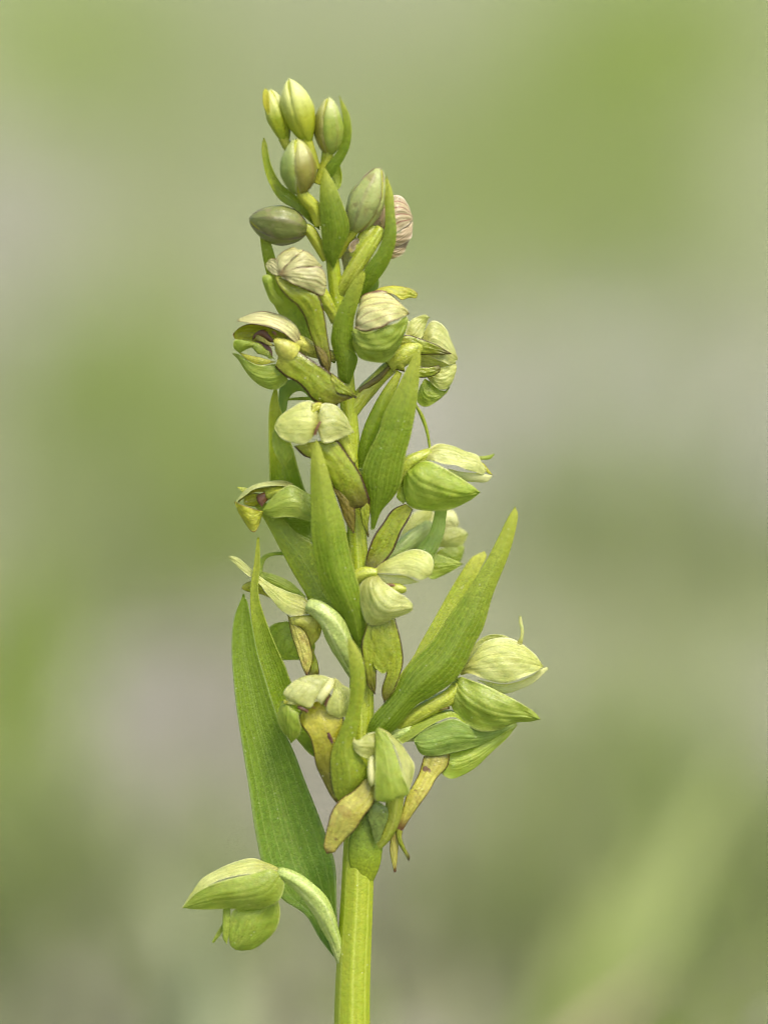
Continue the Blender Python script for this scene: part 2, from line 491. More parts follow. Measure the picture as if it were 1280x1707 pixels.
M['bract_clasp'] = plant_mat('bract_base_green', (.19, .29, .02), (.23, .33, .03), foot=(.30, .375, .012), foot_at=(.05, .55), veins=5, vein_col=(.26, .36, .04), vein_amt=.15, relief=.2, trans=.3, dust=.7, cell=.4)
M['column'] = plant_mat('column_yellow', (.50, .50, .06), (.45, .45, .08), trans=.2, dust=.4)
M['anther'] = plant_mat('anther_brown', (.12, .045, .02), (.22, .10, .03), trans=.08, dust=.1, rough=.3)
M['cream'] = plant_mat('petal_cream', (.68, .68, .32), (.62, .64, .28), trans=.35, dust=.1, cell=.1)
M['mark'] = plant_mat('mark_brown', (.07, .02, .015), (.1, .035, .02), trans=.05, dust=.0, cell=.2)

# ------------------------------------------------------------------ ground and meadow
def ground_material():
    m = NT('soil_and_moss')
    co = m.n('ShaderNodeTexCoord').outputs['Object']
    n1 = m.noise(co, 2.2, 5, .6)
    n2 = m.noise(co, 14, 4)
    n3 = m.noise(co, 90, 3)
    c = m.mix(m.step(n2, .35, .65), (.19, .185, .13), (.265, .25, .19))
    c = m.mix(m.math('MULTIPLY', m.step(n3, .5, .7), .5), c, (.14, .13, .085))
    c = m.mix(m.math('MULTIPLY', m.step(n1, .30, .60), .8), c, (.215, .25, .11))
    b = m.n('ShaderNodeBsdfPrincipled')
    b.inputs['Roughness'].default_value = .95
    b.inputs['Specular IOR Level'].default_value = .15
    m.l(c, b.inputs['Base Color'])
    bp = m.n('ShaderNodeBump'); bp.inputs['Strength'].default_value = .6; bp.inputs['Distance'].default_value = .006
    m.l(n3, bp.inputs['Height']); m.l(bp.outputs[0], b.inputs['Normal'])
    o = m.n('ShaderNodeOutputMaterial'); m.l(b.outputs[0], o.inputs[0])
    return m.m

def hz(x, y):
    """gentle unevenness of the meadow, level near the plant"""
    r = np.hypot(x, y)
    k = np.clip((r - .15) / .6, 0, 1)
    h = .012 * np.sin(5.1 * x + 1.3) * np.sin(4.3 * y + .4) + .006 * np.sin(13 * x - 7 * y)
    far = np.clip((r - 4) / 60, 0, 1)
    return h * k * (1 + 30 * far * far)

def ring_ground():
    rad = np.concatenate([[0.0], np.geomspace(.04, 260, 90)])
    ns = 144
    V, F = [(0, 0, 0)], []
    for r in rad[1:]:
        a = np.linspace(0, 2 * np.pi, ns, endpoint=False)
        x, y = r * np.cos(a), r * np.sin(a)
        V += list(zip(x, y, hz(x, y)))
    for j in range(ns):
        F.append((0, 1 + j, 1 + (j + 1) % ns))
    for i in range(len(rad) - 2):
        for j in range(ns):
            a = 1 + i * ns
            k = (j + 1) % ns
            F.append((a + j, a + ns + j, a + ns + k, a + k))
    o = mesh_obj('ground', V, F, None, ground_material())
    tag(o, 'bare brownish meadow soil with moss under the orchid', 'ground', kind='structure')
ring_ground()

def simple_island_mat(name, ramp, trans=.3, rough=.6):
    m = NT(name)
    g = m.n('ShaderNodeAttribute', attribute_name='shade').outputs['Fac']
    r = m.n('ShaderNodeValToRGB')
    m.l(g, r.inputs[0])
    el = r.color_ramp.elements
    while len(el) < len(ramp): el.new(.5)
    for e, (p, c) in zip(el, ramp):
        e.position = p; e.color = (*c, 1)
    b = m.n('ShaderNodeBsdfPrincipled'); b.inputs['Roughness'].default_value = rough
    b.inputs['Specular IOR Level'].default_value = .3
    m.l(r.outputs[0], b.inputs['Base Color'])
    t = m.n('ShaderNodeBsdfTranslucent'); m.l(r.outputs[0], t.inputs[0])
    mx = m.n('ShaderNodeMixShader'); mx.inputs[0].default_value = trans
    m.l(b.outputs[0], mx.inputs[1]); m.l(t.outputs[0], mx.inputs[2])
    o = m.n('ShaderNodeOutputMaterial'); m.l(mx.outputs[0], o.inputs[0])
    return m.m

def set_shade(o, per, n):
    a = o.data.attributes.new('shade', 'FLOAT', 'POINT')
    a.data.foreach_set('value', np.repeat(np.asarray(per, np.float32), n))

def grass_geo(roots, hts, wid=.0022, lean=.5, segs=4):
    V, F = [], []
    for (x, y), h in zip(roots, hts):
        a = random.uniform(0, 6.283)
        d = np.array([math.cos(a), math.sin(a), 0])
        q = np.array([-d[1], d[0], 0])
        ln = random.uniform(.1, 1) * lean
        w0 = wid * random.uniform(.6, 1.4)
        b = len(V)
        z0 = float(hz(np.float64(x), np.float64(y))) - .003
        for i in range(segs + 1):
            t = i / segs
            c = np.array([x, y, z0]) + d * (ln * h * t * t) + np.array([0, 0, h * (t - .35 * ln * t * t)])
            ww = w0 * (1 - t ** 1.6) * .5 + 1e-5
            V.append(c - q * ww); V.append(c + q * ww)
        for i in range(segs):
            F.append((b + 2 * i, b + 2 * i + 1, b + 2 * i + 3, b + 2 * i + 2))
    return V, F

# patches of grass where the photograph shows green on the ground behind the plant: (px, py, spread px, weight, shade)
# shade 0 = vivid green, .5 = soft grey green, 1 = straw
PATCH = [(90, 60, 150, 2.0, .05), (1150, 50, 190, 3.6, .0), (1000, 150, 150, .9, .10), (940, 260, 170, .7, .2),
         (200, 640, 160, .6, .25), (180, 800, 150, .6, .2), (240, 300, 130, .5, .3), (700, 330, 170, .8, .3), (1080, 360, 170, .7, .3),
         (960, 960, 170, .35, .45), (1180, 1010, 150, .3, .5), (1010, 1480, 190, .8, .4), (1180, 1600, 190, .6, .4), (820, 1640, 140, .3, .5), (300, 1690, 200, .5, .5),
         (60, 1620, 130, .5, .4), (380, 1000, 140, .5, .3), (20, 1360, 70, .8, .15), (150, 1150, 150, .4, .5), (450, 120, 150, .4, .4)]
roots, hts, shade = [], [], []
for px, py, sp, wt, sh in PATCH:
    for _ in range(int(270 * wt)):
        g = ground_at(px + random.gauss(0, sp * .55), max(-60, py + random.gauss(0, sp * .42)))
        if math.hypot(g[0], g[1]) < .10 or g[1] > 12: continue
        roots.append((g[0], g[1])); hts.append(random.uniform(.02, .05) * (1 if py < 1300 else .8))
        shade.append(min(1, max(0, random.gauss(sh, .15))))
for _ in range(9000):          # thin grass everywhere around, also beyond the frame
    r = .16 * (40 ** random.random()); a = random.uniform(0, 6.283)
    x, y = r * math.cos(a), r * math.sin(a)
    if y < -.10: continue                       # the photographer's trodden side
    roots.append((x, y)); hts.append(random.uniform(.015, .04)); shade.append(min(1, max(0, random.gauss(.5, .22))))
V, F = grass_geo(roots, hts)
gm = simple_island_mat('meadow_grass_blades', [(0, (.28, .39, .04)), (.3, (.265, .33, .095)), (.6, (.285, .32, .15)), (.9, (.35, .33, .22)), (1, (.42, .37, .26))])
o = mesh_obj('meadow_grass', V, F, None, gm)
set_shade(o, shade, 10)
tag(o, 'short green meadow grass in soft patches behind the orchid', 'grass', kind='stuff')

# dry litter on the soil, thick in some places
spots = []
for _ in range(4200):
    r = .10 * (45 ** random.random()); a = random.uniform(0, 6.283)
    spots.append((r * math.cos(a), r * math.sin(a), random.random() * .8))
for px, py, sp, n, sh in [(980, 690, 120, 420, .85), (1220, 810, 110, 460, 1.0), (840, 620, 110, 160, .6), (10, 420, 70, 130, .85), (300, 1420, 170, 160, .4),
                          (130, 1250, 130, 200, .75), (870, 1320, 130, 200, .35), (1260, 1330, 60, 160, .6), (200, 1640, 40, 60, .8), (700, 760, 120, 150, .8)]:
    for _ in range(n):
        g = ground_at(px + random.gauss(0, sp * .6), py + random.gauss(0, sp * .4))
        if math.hypot(g[0], g[1]) > .1 and g[1] < 12: spots.append((g[0], g[1], min(1, max(0, random.gauss(sh, .15)))))
V, F, lsh = [], [], []
for x, y, sh in spots:
    b = random.uniform(0, 6.283)
    L_ = random.uniform(.010, .040); W_ = random.uniform(.002, .008)
    d = np.array([math.cos(b), math.sin(b), random.uniform(-.12, .12)]); q = np.array([-d[1], d[0], random.uniform(-.3, .3)])
    z = float(hz(np.float64(x), np.float64(y))) + .002
    c = np.array([x, y, z])
    k = len(V)
    for i in range(4):
        t = i / 3
        ww = W_ * (.35 + math.sin(math.pi * (t * .8 + .1))) * .5
        cc = c + d * L_ * (t - .5) + np.array([0, 0, .004 * math.sin(3 * t)])
        V += [cc - q * ww, cc + q * ww]
    for i in range(3):
        F.append((k + 2 * i, k + 2 * i + 1, k + 2 * i + 3, k + 2 * i + 2))
    lsh.append(sh)
lm = simple_island_mat('dry_litter', [(0, (.18, .165, .12)), (.4, (.24, .22, .175)), (.7, (.31, .285, .245)), (1, (.45, .44, .39))], trans=.1, rough=.8)
o = mesh_obj('leaf_litter', V, F, None, lm)
set_shade(o, lsh, 8)
tag(o, 'dry grey and straw coloured leaf litter strewn over the soil', 'leaf litter', kind='stuff')

tm = simple_island_mat('tuft_blades', [(0, (.28, .37, .07)), (.4, (.34, .40, .13)), (.7, (.42, .45, .28)), (1, (.60, .48, .34))], trans=.4)

# a few nearer tufts whose soft blades show along the lower edge
def tuft(px, py, n, h, lean, shade_mid, label):
    g = ground_at(px, py)
    base = np.array([g[0], g[1], float(hz(np.float64(g[0]), np.float64(g[1]))) - .002])
    e = bpy.data.objects.new('grass_tuft', None)
    COL.objects.link(e)
    e.location = base
    tag(e, label, 'grass tuft', 'grass tufts on the ground behind the orchid')
    for i in range(n):
        a = random.uniform(-1.0, 1.0)
        d = np.array([lean + .5 * math.sin(a), .4 * math.cos(random.uniform(0, 6.28)), 0])
        q = nrm(np.array([1.0, random.uniform(-.6, .6), 0]))
        hh = h * random.uniform(.65, 1.1)
        w0 = random.uniform(.0035, .0065)
        r0 = np.array([random.gauss(0, .006), random.gauss(0, .006), 0])
        V, F = [], []
        for k in range(9):
            t = k / 8
            c = r0 + d * hh * .8 * t ** 1.7 + np.array([0, 0, hh * (t - .22 * t * t)])
            ww = w0 * .5 * (1 - t ** 2) ** .8 + 2e-5
            nv = np.array([0, -.0006, 0]) * (1 - t)
            V += [c - q * ww, c + nv, c + q * ww]
        for k in range(8):
            a0 = k * 3
            F += [(a0, a0 + 1, a0 + 4, a0 + 3), (a0 + 1, a0 + 2, a0 + 5, a0 + 4)]
        o = mesh_obj('blade', V, F, None, tm, e)
        set_shade(o, [min(1, max(0, random.gauss(shade_mid, .1)))], 27)

tuft(860, 2040, 6, .054, .75, .22, 'soft green grass tuft beside the straw coloured one')
tuft(1040, 2040, 8, .060, .7, .45, 'grey green grass tuft leaning away from the stem')
tuft(860, 2170, 3, .046, .75, 1.0, 'straw coloured dead grass tuft close behind the stem')
tuft(225, 1980, 2, .046, -.2, .62, 'thin pale grass tuft below the drooping flower')
tuft(10, 1500, 9, .034, .05, .05, 'small bright green grass tuft standing alone in the litter')

# ------------------------------------------------------------------ the orchid
plant = bpy.data.objects.new('orchid', None)
COL.objects.link(plant)
plant.location = (0, 0, 0)
tag(plant, 'single green flowering orchid spike with leafy bracts standing in the meadow', 'orchid')

# stem: down to the ground below the frame
foot = [(588 - i * 1.2, 1707 + i * 1450 / 5.0, 0) for i in range(5, 0, -1)]
SP = foot + [(587, 1707, 0), (590, 1600, 0), (595, 1500, 0), (598, 1420, 0), (601, 1330, 0), (603, 1200, 0), (602, 1080, 0), (598, 950, 0),
             (590, 800, 0), (582, 690, 0), (572, 580, 0), (561, 490, 0), (554, 430, 0), (546, 350, 0), (541, 290, 0), (543, 245, -2)]
SR = [46, 42, 39, 37, 35, 33.6, 34, 34.6, 34.8, 33, 30, 28, 26, 23, 19.5, 17.5, 15.5, 14, 13, 11, 6]
stem = tube('stem', SP, SR, M['stem'], plant, rows=150, seg=40, ribs=9, amp=.022, twist=.5)

def bract(reg, L, R, label=None, mat='bract', **k):
    k.setdefault('th', 5)
    k.setdefault('bulge', -.12)
    k.setdefault('rows', 44)
    o = blade('bract', reg, L, R, mat=M[mat], parent=plant, **k)
    if label: o['label'] = label
    return o

def flower(tubes, mat='ovary', label=None, name='flower'):
    """ovary (and column) as the flower's own mesh"""
    g = []
    for reg, pts, rad, kw in tubes:
        kw = dict(dict(ribs=6, amp=.06, twist=2.0, rows=30, seg=24), **kw)
        g.append(tube_geo(pts, rad, reg=reg, **kw))
    V, F, UV = join_geo(g)
    o = mesh_obj(name, V, F, UV, M[mat], plant)
    if label: o['label'] = label
    return o

def sepal(f, reg, L, R, mat='sepal', **k):
    bl = k.get('bulge', .26); k['bulge'] = bl * .45; k['keel'] = k.get('keel', 0) + bl * .42; k.setdefault('s0', float(rng.uniform(-.3, .3))); k['ripple'] = k.get('ripple', 1.0) * .6 + .2; k.setdefault('th', 1.8); k.setdefault('flare', .09); k['cols'] = max(25, k.get('cols', 25))
    return blade('sepal', reg, L, R, mat=M[mat], parent=f, **k)
def petal(f, reg, L, R, mat='sepal', **k):
    k.setdefault('bulge', .2)
    return blade('petal', reg, L, R, mat=M[mat], parent=f, **k)
def lip(f, reg, L, R, mat='lip', **k):
    k['bulge'] = k.get('bulge', .12) * .7; k.setdefault('th', 2.8); k.setdefault('ripple', .9); k.setdefault('wav', .07); k['cols'] = max(19, k.get('cols', 19))
    return blade('lip', reg, L, R, mat=M[mat], parent=f, **k)

# ---------------- bracts
# tall bract rising on the lower left
bract('px', [(570, 1612), (534, 1566), (509, 1525), (470, 1498), (445, 1462), (434, 1425), (424, 1372), (415, 1309), (398, 1200), (391, 1140), (387, 1080), (391, 1030), (406, 990)],
      [(575, 1606), (562, 1540), (559, 1450), (549, 1410), (530, 1356), (509, 1303), (490, 1253), (465, 1200), (445, 1140), (430, 1090), (420, 1040), (413, 1005), (406, 990)],
      'broad upright bract with pale midrib', 'bract_dark', d=[0, -12, 8, 22, 26, 24], dr=[0, -6, -8, 6, 16, 24], bulge=-.05, keel=-.09, s0=.05, rows=60, cols=25)
# narrow bract with long thin tip behind it
bract('px', [(582, 1282), (525, 1262), (500, 1238), (480, 1212), (455, 1180), (432, 1105), (421, 1040), (418, 985), (424, 940), (429, 896)],
      [(588, 1270), (560, 1230), (520, 1180), (487, 1140), (475, 1110), (455, 1065), (438, 1020), (430, 985), (433, 940), (432, 896)],
      'narrow bract drawn out into a long thin tip', 'bract', d=[10, -10, -6, 2, 8], bulge=-.14, rows=60)
# central front bract
bract('px', [(600, 1080), (580, 1048), (572, 1027), (557, 1011), (535, 974), (525, 940), (519, 900), (518, 860), (517, 777), (522, 745), (527, 733)],
      [(602, 1080), (607, 1050), (608, 1030), (599, 979), (594, 961), (583, 918), (572, 865), (561, 835), (550, 795), (536, 750), (527, 733)],
      'tall pointed bract standing before the stem', 'bract', d=[26, 36, 48, 58, 66, 72], bulge=.05, keel=.17, rows=60)
# light bract behind it, tip showing far left
bract('px', [(590, 1085), (560, 1062), (519, 1012), (509, 990), (487, 953), (466, 913), (440, 865), (415, 832), (396, 812)],
      [(604, 1040), (580, 1000), (540, 940), (519, 905), (500, 893), (470, 862), (440, 835), (415, 815), (396, 812)],
      'wide light green bract', 'bract_light', d=[5, 0, -8, -14, -22], bulge=.06)
# bract with upright tip at left, mid height
bract('S5', [(1000, 1420), (880, 1400), (740, 1365), (620, 1310), (500, 1230), (430, 1160), (380, 1050), (350, 870), (342, 600), (340, 320), (355, 180), (388, 78)],
      [(1000, 1300), (880, 1180), (760, 1080), (640, 940), (590, 800), (540, 620), (500, 480), (470, 350), (430, 260), (412, 180), (405, 110), (388, 78)],
      None, 'bract', d=[0, -8, -14, -12, -8, -4], bulge=-.16, keel=-.05, rows=50)
# right centre bract
bract('px', [(618, 884), (617, 852), (610, 822), (602, 792), (610, 762), (632, 717), (639, 692), (665, 639), (685, 600), (696, 578)],
      [(624, 882), (636, 852), (655, 830), (668, 807), (676, 759), (685, 725), (694, 676), (699, 630), (701, 592), (696, 578)],
      'broad upright bract with blunt tip', 'bract', d=[24, 34, 46, 52, 54, 52], bulge=.06, keel=.08, s0=.15, rows=50)
# upper stem bract
bract('R2', [(640, 760), (600, 740), (590, 680), (556, 560), (556, 510), (575, 420), (640, 280), (690, 210), (718, 185)],
      [(650, 760), (690, 640), (672, 590), (668, 500), (672, 430), (700, 330), (722, 240), (728, 205), (718, 185)],
      None, 'bract', d=[17, 22, 28, 34, 40], bulge=.12, keel=.05)
# front bract near the top
bract('R1', [(640, 1232), (585, 1150), (575, 1080), (562, 900), (560, 760), (572, 680), (592, 618)],
      [(645, 1232), (690, 1130), (735, 1030), (741, 960), (700, 840), (655, 730), (592, 618)],
      None, 'bract', d=[14, 20, 26, 28, 26], bulge=.12, keel=.06)
# right bract near the top
bract('S2', [(440, 1600), (560, 1440), (640, 1240), (760, 1080), (830, 900), (845, 700), (835, 500), (845, 360), (862, 275)],
      [(560, 1640), (700, 1470), (820, 1320), (900, 1180), (950, 1020), (965, 850), (945, 650), (925, 450), (862, 275)],
      None, 'bract', d=[0, 12, 18, 18, 12, 8], bulge=.10, keel=.06)
bract('R1', [(560, 690), (600, 600), (660, 530), (700, 440), (704, 350), (688, 250), (680, 183)],
      [(600, 720), (650, 660), (695, 590), (740, 500), (755, 400), (738, 290), (680, 183)],
      None, 'bract', d=[4, 8, 12, 14, 12], bulge=.12, th=4)
bract('R1', [(640, 740), (640, 640), (660, 620), (680, 600)],
      [(660, 760), (688, 730), (694, 660), (680, 600)], None, 'bract_light', d=[-10, -16, -18], bulge=-.1, rows=20)
bract('R1', [(560, 1000), (420, 880), (340, 832), (290, 780), (240, 680), (212, 560), (208, 480), (220, 438)],
      [(560, 900), (480, 850), (400, 780), (320, 715), (265, 610), (245, 530), (236, 475), (220, 438)],
      None, 'bract_light', d=[0, 4, 0, -4, -6, -8], bulge=-.18, th=4)
bract('px', [(558, 606), (520, 582), (480, 542), (457, 508), (448, 470), (440, 435), (435, 405), (434, 385), (437, 367)],
      [(562, 596), (527, 568), (512, 532), (487, 497), (468, 460), (455, 416), (446, 390), (442, 376), (437, 367)],
      None, 'bract_light', d=[0, -6, -12, -10, -6, -2], bulge=-.1, th=4)
# arching bract behind, mid left
bract('S5', [(900, 330), (760, 250), (690, 190), (630, 120), (560, 112), (500, 170), (480, 270), (440, 400)],
      [(900, 220), (740, 150), (640, 50), (560, 15), (480, 20), (430, 70), (415, 170), (400, 400)],
      None, 'sepal_mid', d=[-8, -14, -20, -26, -28], bulge=.15, th=4, rows=40)
bract('S5', [(900, 240), (700, 190), (500, 185), (380, 200)], [(900, 200), (700, 155), (500, 165), (380, 195)], None, 'bract_light', d=[-10, -34, -44, -46], bulge=.1, th=3, rows=20)
# lower right big bract
bract('px', [(612, 1222), (620, 1195), (655, 1155), (670, 1123), (687, 1100), (722, 1066), (751, 1022), (780, 982), (809, 936), (829, 898), (846, 863), (858, 845)],
      [(622, 1228), (652, 1222), (692, 1178), (720, 1161), (755, 1137), (775, 1110), (791, 1074), (806, 1045), (822, 990), (846, 930), (858, 889), (863, 858), (858, 845)],
      'large pointed bract leaning out to the side', 'bract', d=[24, 30, 30, 24, 18, 12], bulge=.04, keel=.15, s0=.1, rows=64, cols=21)
bract('px', [(640, 1160), (687, 1097), (699, 1074), (722, 1034), (751, 982), (780, 936), (795, 924), (807, 919)],
      [(650, 1180), (712, 1110), (740, 1070), (765, 1030), (785, 985), (803, 945), (811, 928), (807, 919)],
      'bract half hidden behind the larger one', 'bract_yellow_back', d=[0, -24, -44, -58, -66], bulge=.12)
# near front bract, seen on edge
bract('R6', [(540, 1110), (500, 1108), (470, 1060), (445, 920), (450, 780), (515, 610), (560, 480), (575, 300), (562, 120), (555, 40), (568, 10)],
      [(560, 1100), (620, 1040), (690, 960), (690, 880), (645, 800), (610, 690), (650, 500), (676, 300), (660, 160), (612, 60), (568, 10)],
      'narrow curved bract turned edge on', 'bract_light', d=[34, 50, 62, 72, 84, 94], bulge=.06, keel=.10, rows=60)
# small clasping bract at the foot of the spike: decurrent base and rounded flap
bract('R6', [(590, 1640), (575, 1540), (565, 1440), (570, 1360), (590, 1300), (640, 1230), (690, 1180), (720, 1100)],
      [(730, 1640), (770, 1540), (790, 1420), (800, 1330), (806, 1270), (805, 1220), (790, 1160), (730, 1100)],
      'short bract base clasping the stem', 'bract_clasp', d=[16, 26, 31, 34, 37], dr=[10, 14, 16, 22, 30], bulge=.2, rows=40)
bract('R6', [(740, 1380), (712, 1280), (690, 1200), (698, 1135), (745, 1094)], [(770, 1370), (800, 1285), (826, 1212), (818, 1145), (745, 1094)],
      'rounded grey green bract tip', 'bract_grey', d=[37, 46, 52, 52], bulge=.14, rows=30)
bract('R5', [(440, 360), (480, 300), (535, 235), (560, 160), (572, 100), (590, 60)], [(560, 370), (590, 330), (626, 230), (634, 150), (640, 100), (615, 60)],
      None, 'sepal_mid', d=[-14, -18, -22, -20], bulge=.15, th=4, rows=24)
bract('R3', [(845, 130), (880, 200), (905, 270), (920, 350), (930, 380)], [(862, 140), (897, 195), (918, 265), (932, 350), (938, 380)],
      'thread-like arching bract tip', 'bract_light', d=[-16, -20, -22, -18], bulge=.3, th=3, rows=20, cols=7)
bract('R2', [(700, 330), (740, 290), (770, 240), (790, 222)], [(720, 350), (780, 300), (798, 250), (790, 222)], None, 'bract_dark', d=[-8, -14, -18], bulge=.15, th=4, rows=18)

# ---------------- flower at the lower left
f = flower([('R8', [(900, 1300, 4), (845, 1140, 14), (775, 985, 26), (685, 885, 33), (600, 830, 35), (555, 815, 34)], [9, 11, 15, 16.5, 14, 9], {})], 'ovary_pale', 'flower drooping out low beside the bare stem')
sepal(f, 'R8', [(570, 815), (530, 782), (470, 757), (400, 747), (280, 780), (160, 840), (100, 920), (47, 1000)],
      [(575, 830), (530, 800), (420, 825), (300, 848), (200, 880), (120, 925), (80, 965), (47, 1000)], d=[26, 6, 6, 16, 30], dr=[40, 42, 42, 38, 30], bulge=.2)
sepal(f, 'R8', [(560, 808), (500, 796), (420, 820), (300, 845), (200, 876), (120, 922), (80, 962), (47, 1002)],
      [(575, 820), (588, 880), (562, 960), (500, 1000), (380, 1013), (290, 1006), (130, 1010), (47, 1003)], 'sepal_green', d=[38, 44, 44, 40, 30], dr=[38, 40, 36, 34, 30], bulge=.22)
sepal(f, 'R8', [(540, 930), (566, 1000), (558, 1080), (520, 1150), (440, 1215), (370, 1228), (330, 1225)],
      [(480, 960), (380, 990), (310, 1020), (298, 1080), (292, 1140), (300, 1200), (330, 1225)], 'sepal_green', d=[24, 14, 10, 6], dr=[24, 22, 20, 16], bulge=.22)
petal(f, 'R8', [(262, 1000), (260, 1100), (262, 1165), (282, 1195)], [(302, 1000), (300, 1080), (293, 1150), (282, 1195)], 'sepal_green', d=[26, 28, 26], bulge=.2, rows=18, cols=9)
lip(f, 'R8', [(275, 1060), (262, 1085), (235, 1125), (203, 1183)], [(285, 1070), (266, 1112), (250, 1145), (212, 1192)], 'sepal_green', d=[18, 18, 16, 14], rows=16, cols=7, th=3)

# ---------------- lower centre flower, facing the viewer (left of the near bract)
f = flower([('R6', [(640, 1120, 24), (560, 900, 26), (500, 650, 34), (430, 470, 40), (390, 360, 36)], [9, 12, 14, 14, 8], {})], 'ovary', 'front facing flower with an open yellow throat')
sepal(f, 'R6', [(400, 330), (330, 300), (230, 290), (180, 318), (130, 378), (150, 420), (140, 450)],
      [(430, 300), (440, 290), (405, 335), (345, 430), (330, 450), (310, 480), (240, 462)], d=[42, 46, 52, 56, 58], dr=[44, 56, 64, 66, 62], bulge=.16, ripple=.8, flare=.02)
sepal(f, 'R6', [(300, 300), (330, 262), (375, 256), (430, 275), (442, 292), (420, 340)], [(280, 330), (240, 330), (190, 330), (150, 360), (180, 410), (300, 430)], d=[36, 40, 46, 50, 56], dr=[36, 44, 48, 52, 56], bulge=.2, flare=.02, ripple=.8)
sepal(f, 'R6', [(445, 288), (480, 283), (530, 328), (577, 362), (572, 470), (547, 541)], [(430, 300), (462, 350), (448, 400), (418, 460), (425, 510), (475, 542)], d=[44, 46, 48, 50, 50], dr=[44, 58, 62, 62, 56], bulge=.2, ripple=.8, flare=.02)
petal(f, 'R6', [(432, 288), (395, 335), (350, 410), (365, 440), (385, 450)], [(470, 285), (468, 320), (450, 365), (410, 420), (385, 450)], 'cream', d=[50, 66, 70, 70], bulge=.25, rows=20, cols=9)
sepal(f, 'R6', [(150, 440), (118, 440), (97, 500), (95, 560), (130, 630), (182, 716)], [(190, 490), (230, 520), (240, 560), (248, 610), (235, 665), (182, 716)], 'sepal_green', d=[46, 48, 44, 42, 40], dr=[54, 60, 58, 52, 40], bulge=.25)
petal(f, 'R6', [(130, 425), (180, 440), (240, 460), (315, 480)], [(140, 455), (190, 460), (240, 480), (300, 492)], 'sepal_yellow', d=[58, 60, 60, 60], bulge=.2, rows=16, cols=7)
lip(f, 'R6', [(290, 440), (245, 500), (232, 570), (300, 665), (330, 760), (345, 860), (390, 960), (440, 1060), (482, 1112)],
    [(420, 440), (520, 520), (530, 600), (500, 680), (490, 780), (490, 860), (500, 960), (500, 1060), (490, 1112)], 'lip_throat', d=[40, 48, 54, 52, 46, 42, 38], bulge=.10, rows=44)
for L, R in (([(225, 470), (225, 485), (285, 512)], [(245, 465), (290, 490), (300, 505)]), ([(400, 460), (408, 430), (435, 392)], [(418, 470), (425, 440), (445, 395)]),
             ([(322, 478), (335, 482), (346, 490)], [(325, 472), (338, 476), (346, 486)])):
    petal(f, 'R6', L, R, 'anther', d=[62, 64, 64], rows=10, cols=5, th=3)
petal(f, 'R6', [(420, 645), (425, 680), (450, 718)], [(438, 645), (455, 680), (462, 712)], 'mark', d=[58.5, 57.5, 56.5], rows=12, cols=7, th=2, bulge=.12)

# ---------------- small lower front flower beside the near bract
f = flower([('R6', [(620, 1460, 4), (770, 1370, 16), (845, 1240, 26), (875, 1050, 36), (850, 850, 44)], [9, 12, 14, 15, 12], {}),
            ('R6', [(700, 800, 54), (715, 880, 58), (716, 960, 60), (714, 995, 58)], [4, 6.5, 7, 3], dict(ribs=0, amp=0))], 'ovary', 'nodding front flower hung over the rounded bract')
sepal(f, 'R6', [(760, 640), (700, 648), (640, 690), (610, 695), (600, 665), (585, 662)], [(760, 830), (720, 832), (670, 812), (620, 782), (595, 745), (585, 662)], 'sepal', d=[52, 58, 62, 64, 60], bulge=.22)
sepal(f, 'R6', [(742, 630), (742, 760), (745, 870), (738, 1000), (740, 1092), (780, 1104), (820, 1110)],
      [(760, 612), (820, 655), (870, 760), (905, 860), (935, 950), (968, 1040), (880, 1085)], 'sepal_green', d=[64, 70, 74, 72, 66], bulge=.16)
sepal(f, 'R6', [(756, 614), (820, 655), (872, 760), (905, 850), (935, 950), (965, 1040)], [(770, 612), (835, 648), (905, 712), (962, 800), (997, 890), (968, 1036)], 'sepal', d=[62, 66, 70, 70, 66], dr=[60, 52, 46, 46, 60], bulge=.12)
petal(f, 'R6', [(700, 800), (690, 880), (695, 960), (715, 1003)], [(745, 810), (740, 880), (742, 970), (715, 1003)], 'cream', d=[56, 66, 70, 68], bulge=.35, rows=18, cols=9)
lip(f, 'R6', [(680, 950), (600, 1032), (510, 1090), (450, 1172), (425, 1260), (400, 1380), (398, 1410), (418, 1452)],
    [(742, 1000), (735, 1105), (660, 1210), (610, 1290), (555, 1345), (490, 1420), (470, 1445), (418, 1452)], 'lip_old', d=[56, 60, 62, 58, 52, 50], bulge=.16, rows=44)

# ---------------- large flower at the lower right
f = flower([('R7', [(120, 900, 0), (250, 800, 6), (400, 710, 10), (520, 640, 10), (600, 540, 6)], [8, 12, 14, 14, 10], {})], 'ovary', 'large pale hooded flower with spread sepals')
sepal(f, 'R7', [(590, 470), (620, 390), (690, 290), (760, 240), (850, 230), (920, 255), (960, 280)], [(620, 480), (680, 380), (760, 310), (850, 275), (920, 270), (945, 278), (960, 280)], 'sepal', d=[0, -22, -30, -26, -10], bulge=.15)
sepal(f, 'R7', [(590, 480), (640, 400), (720, 310), (800, 270), (900, 262), (1000, 300), (1080, 362), (1142, 445)],
      [(590, 500), (650, 495), (750, 532), (860, 552), (960, 540), (1060, 500), (1110, 470), (1142, 445)], 'sepal', d=[8, 0, -4, -2, 4], dr=[10, 24, 30, 26, 4], bulge=.2, s0=.15, ripple=4, rows=40, cols=21)
petal(f, 'R7', [(960, 285), (985, 250), (990, 200), (978, 150), (980, 108)], [(1000, 300), (1008, 250), (1012, 200), (1002, 150), (995, 108)], 'sepal', d=[2, 2, 0, -2], bulge=.2, rows=18, cols=7)
petal(f, 'R7', [(700, 530), (860, 560), (960, 548), (1060, 508), (1120, 465), (1170, 445)], [(760, 570), (880, 625), (1000, 590), (1080, 550), (1140, 495), (1178, 460)], 'cream', d=[8, 4, -2, -4], bulge=.12)
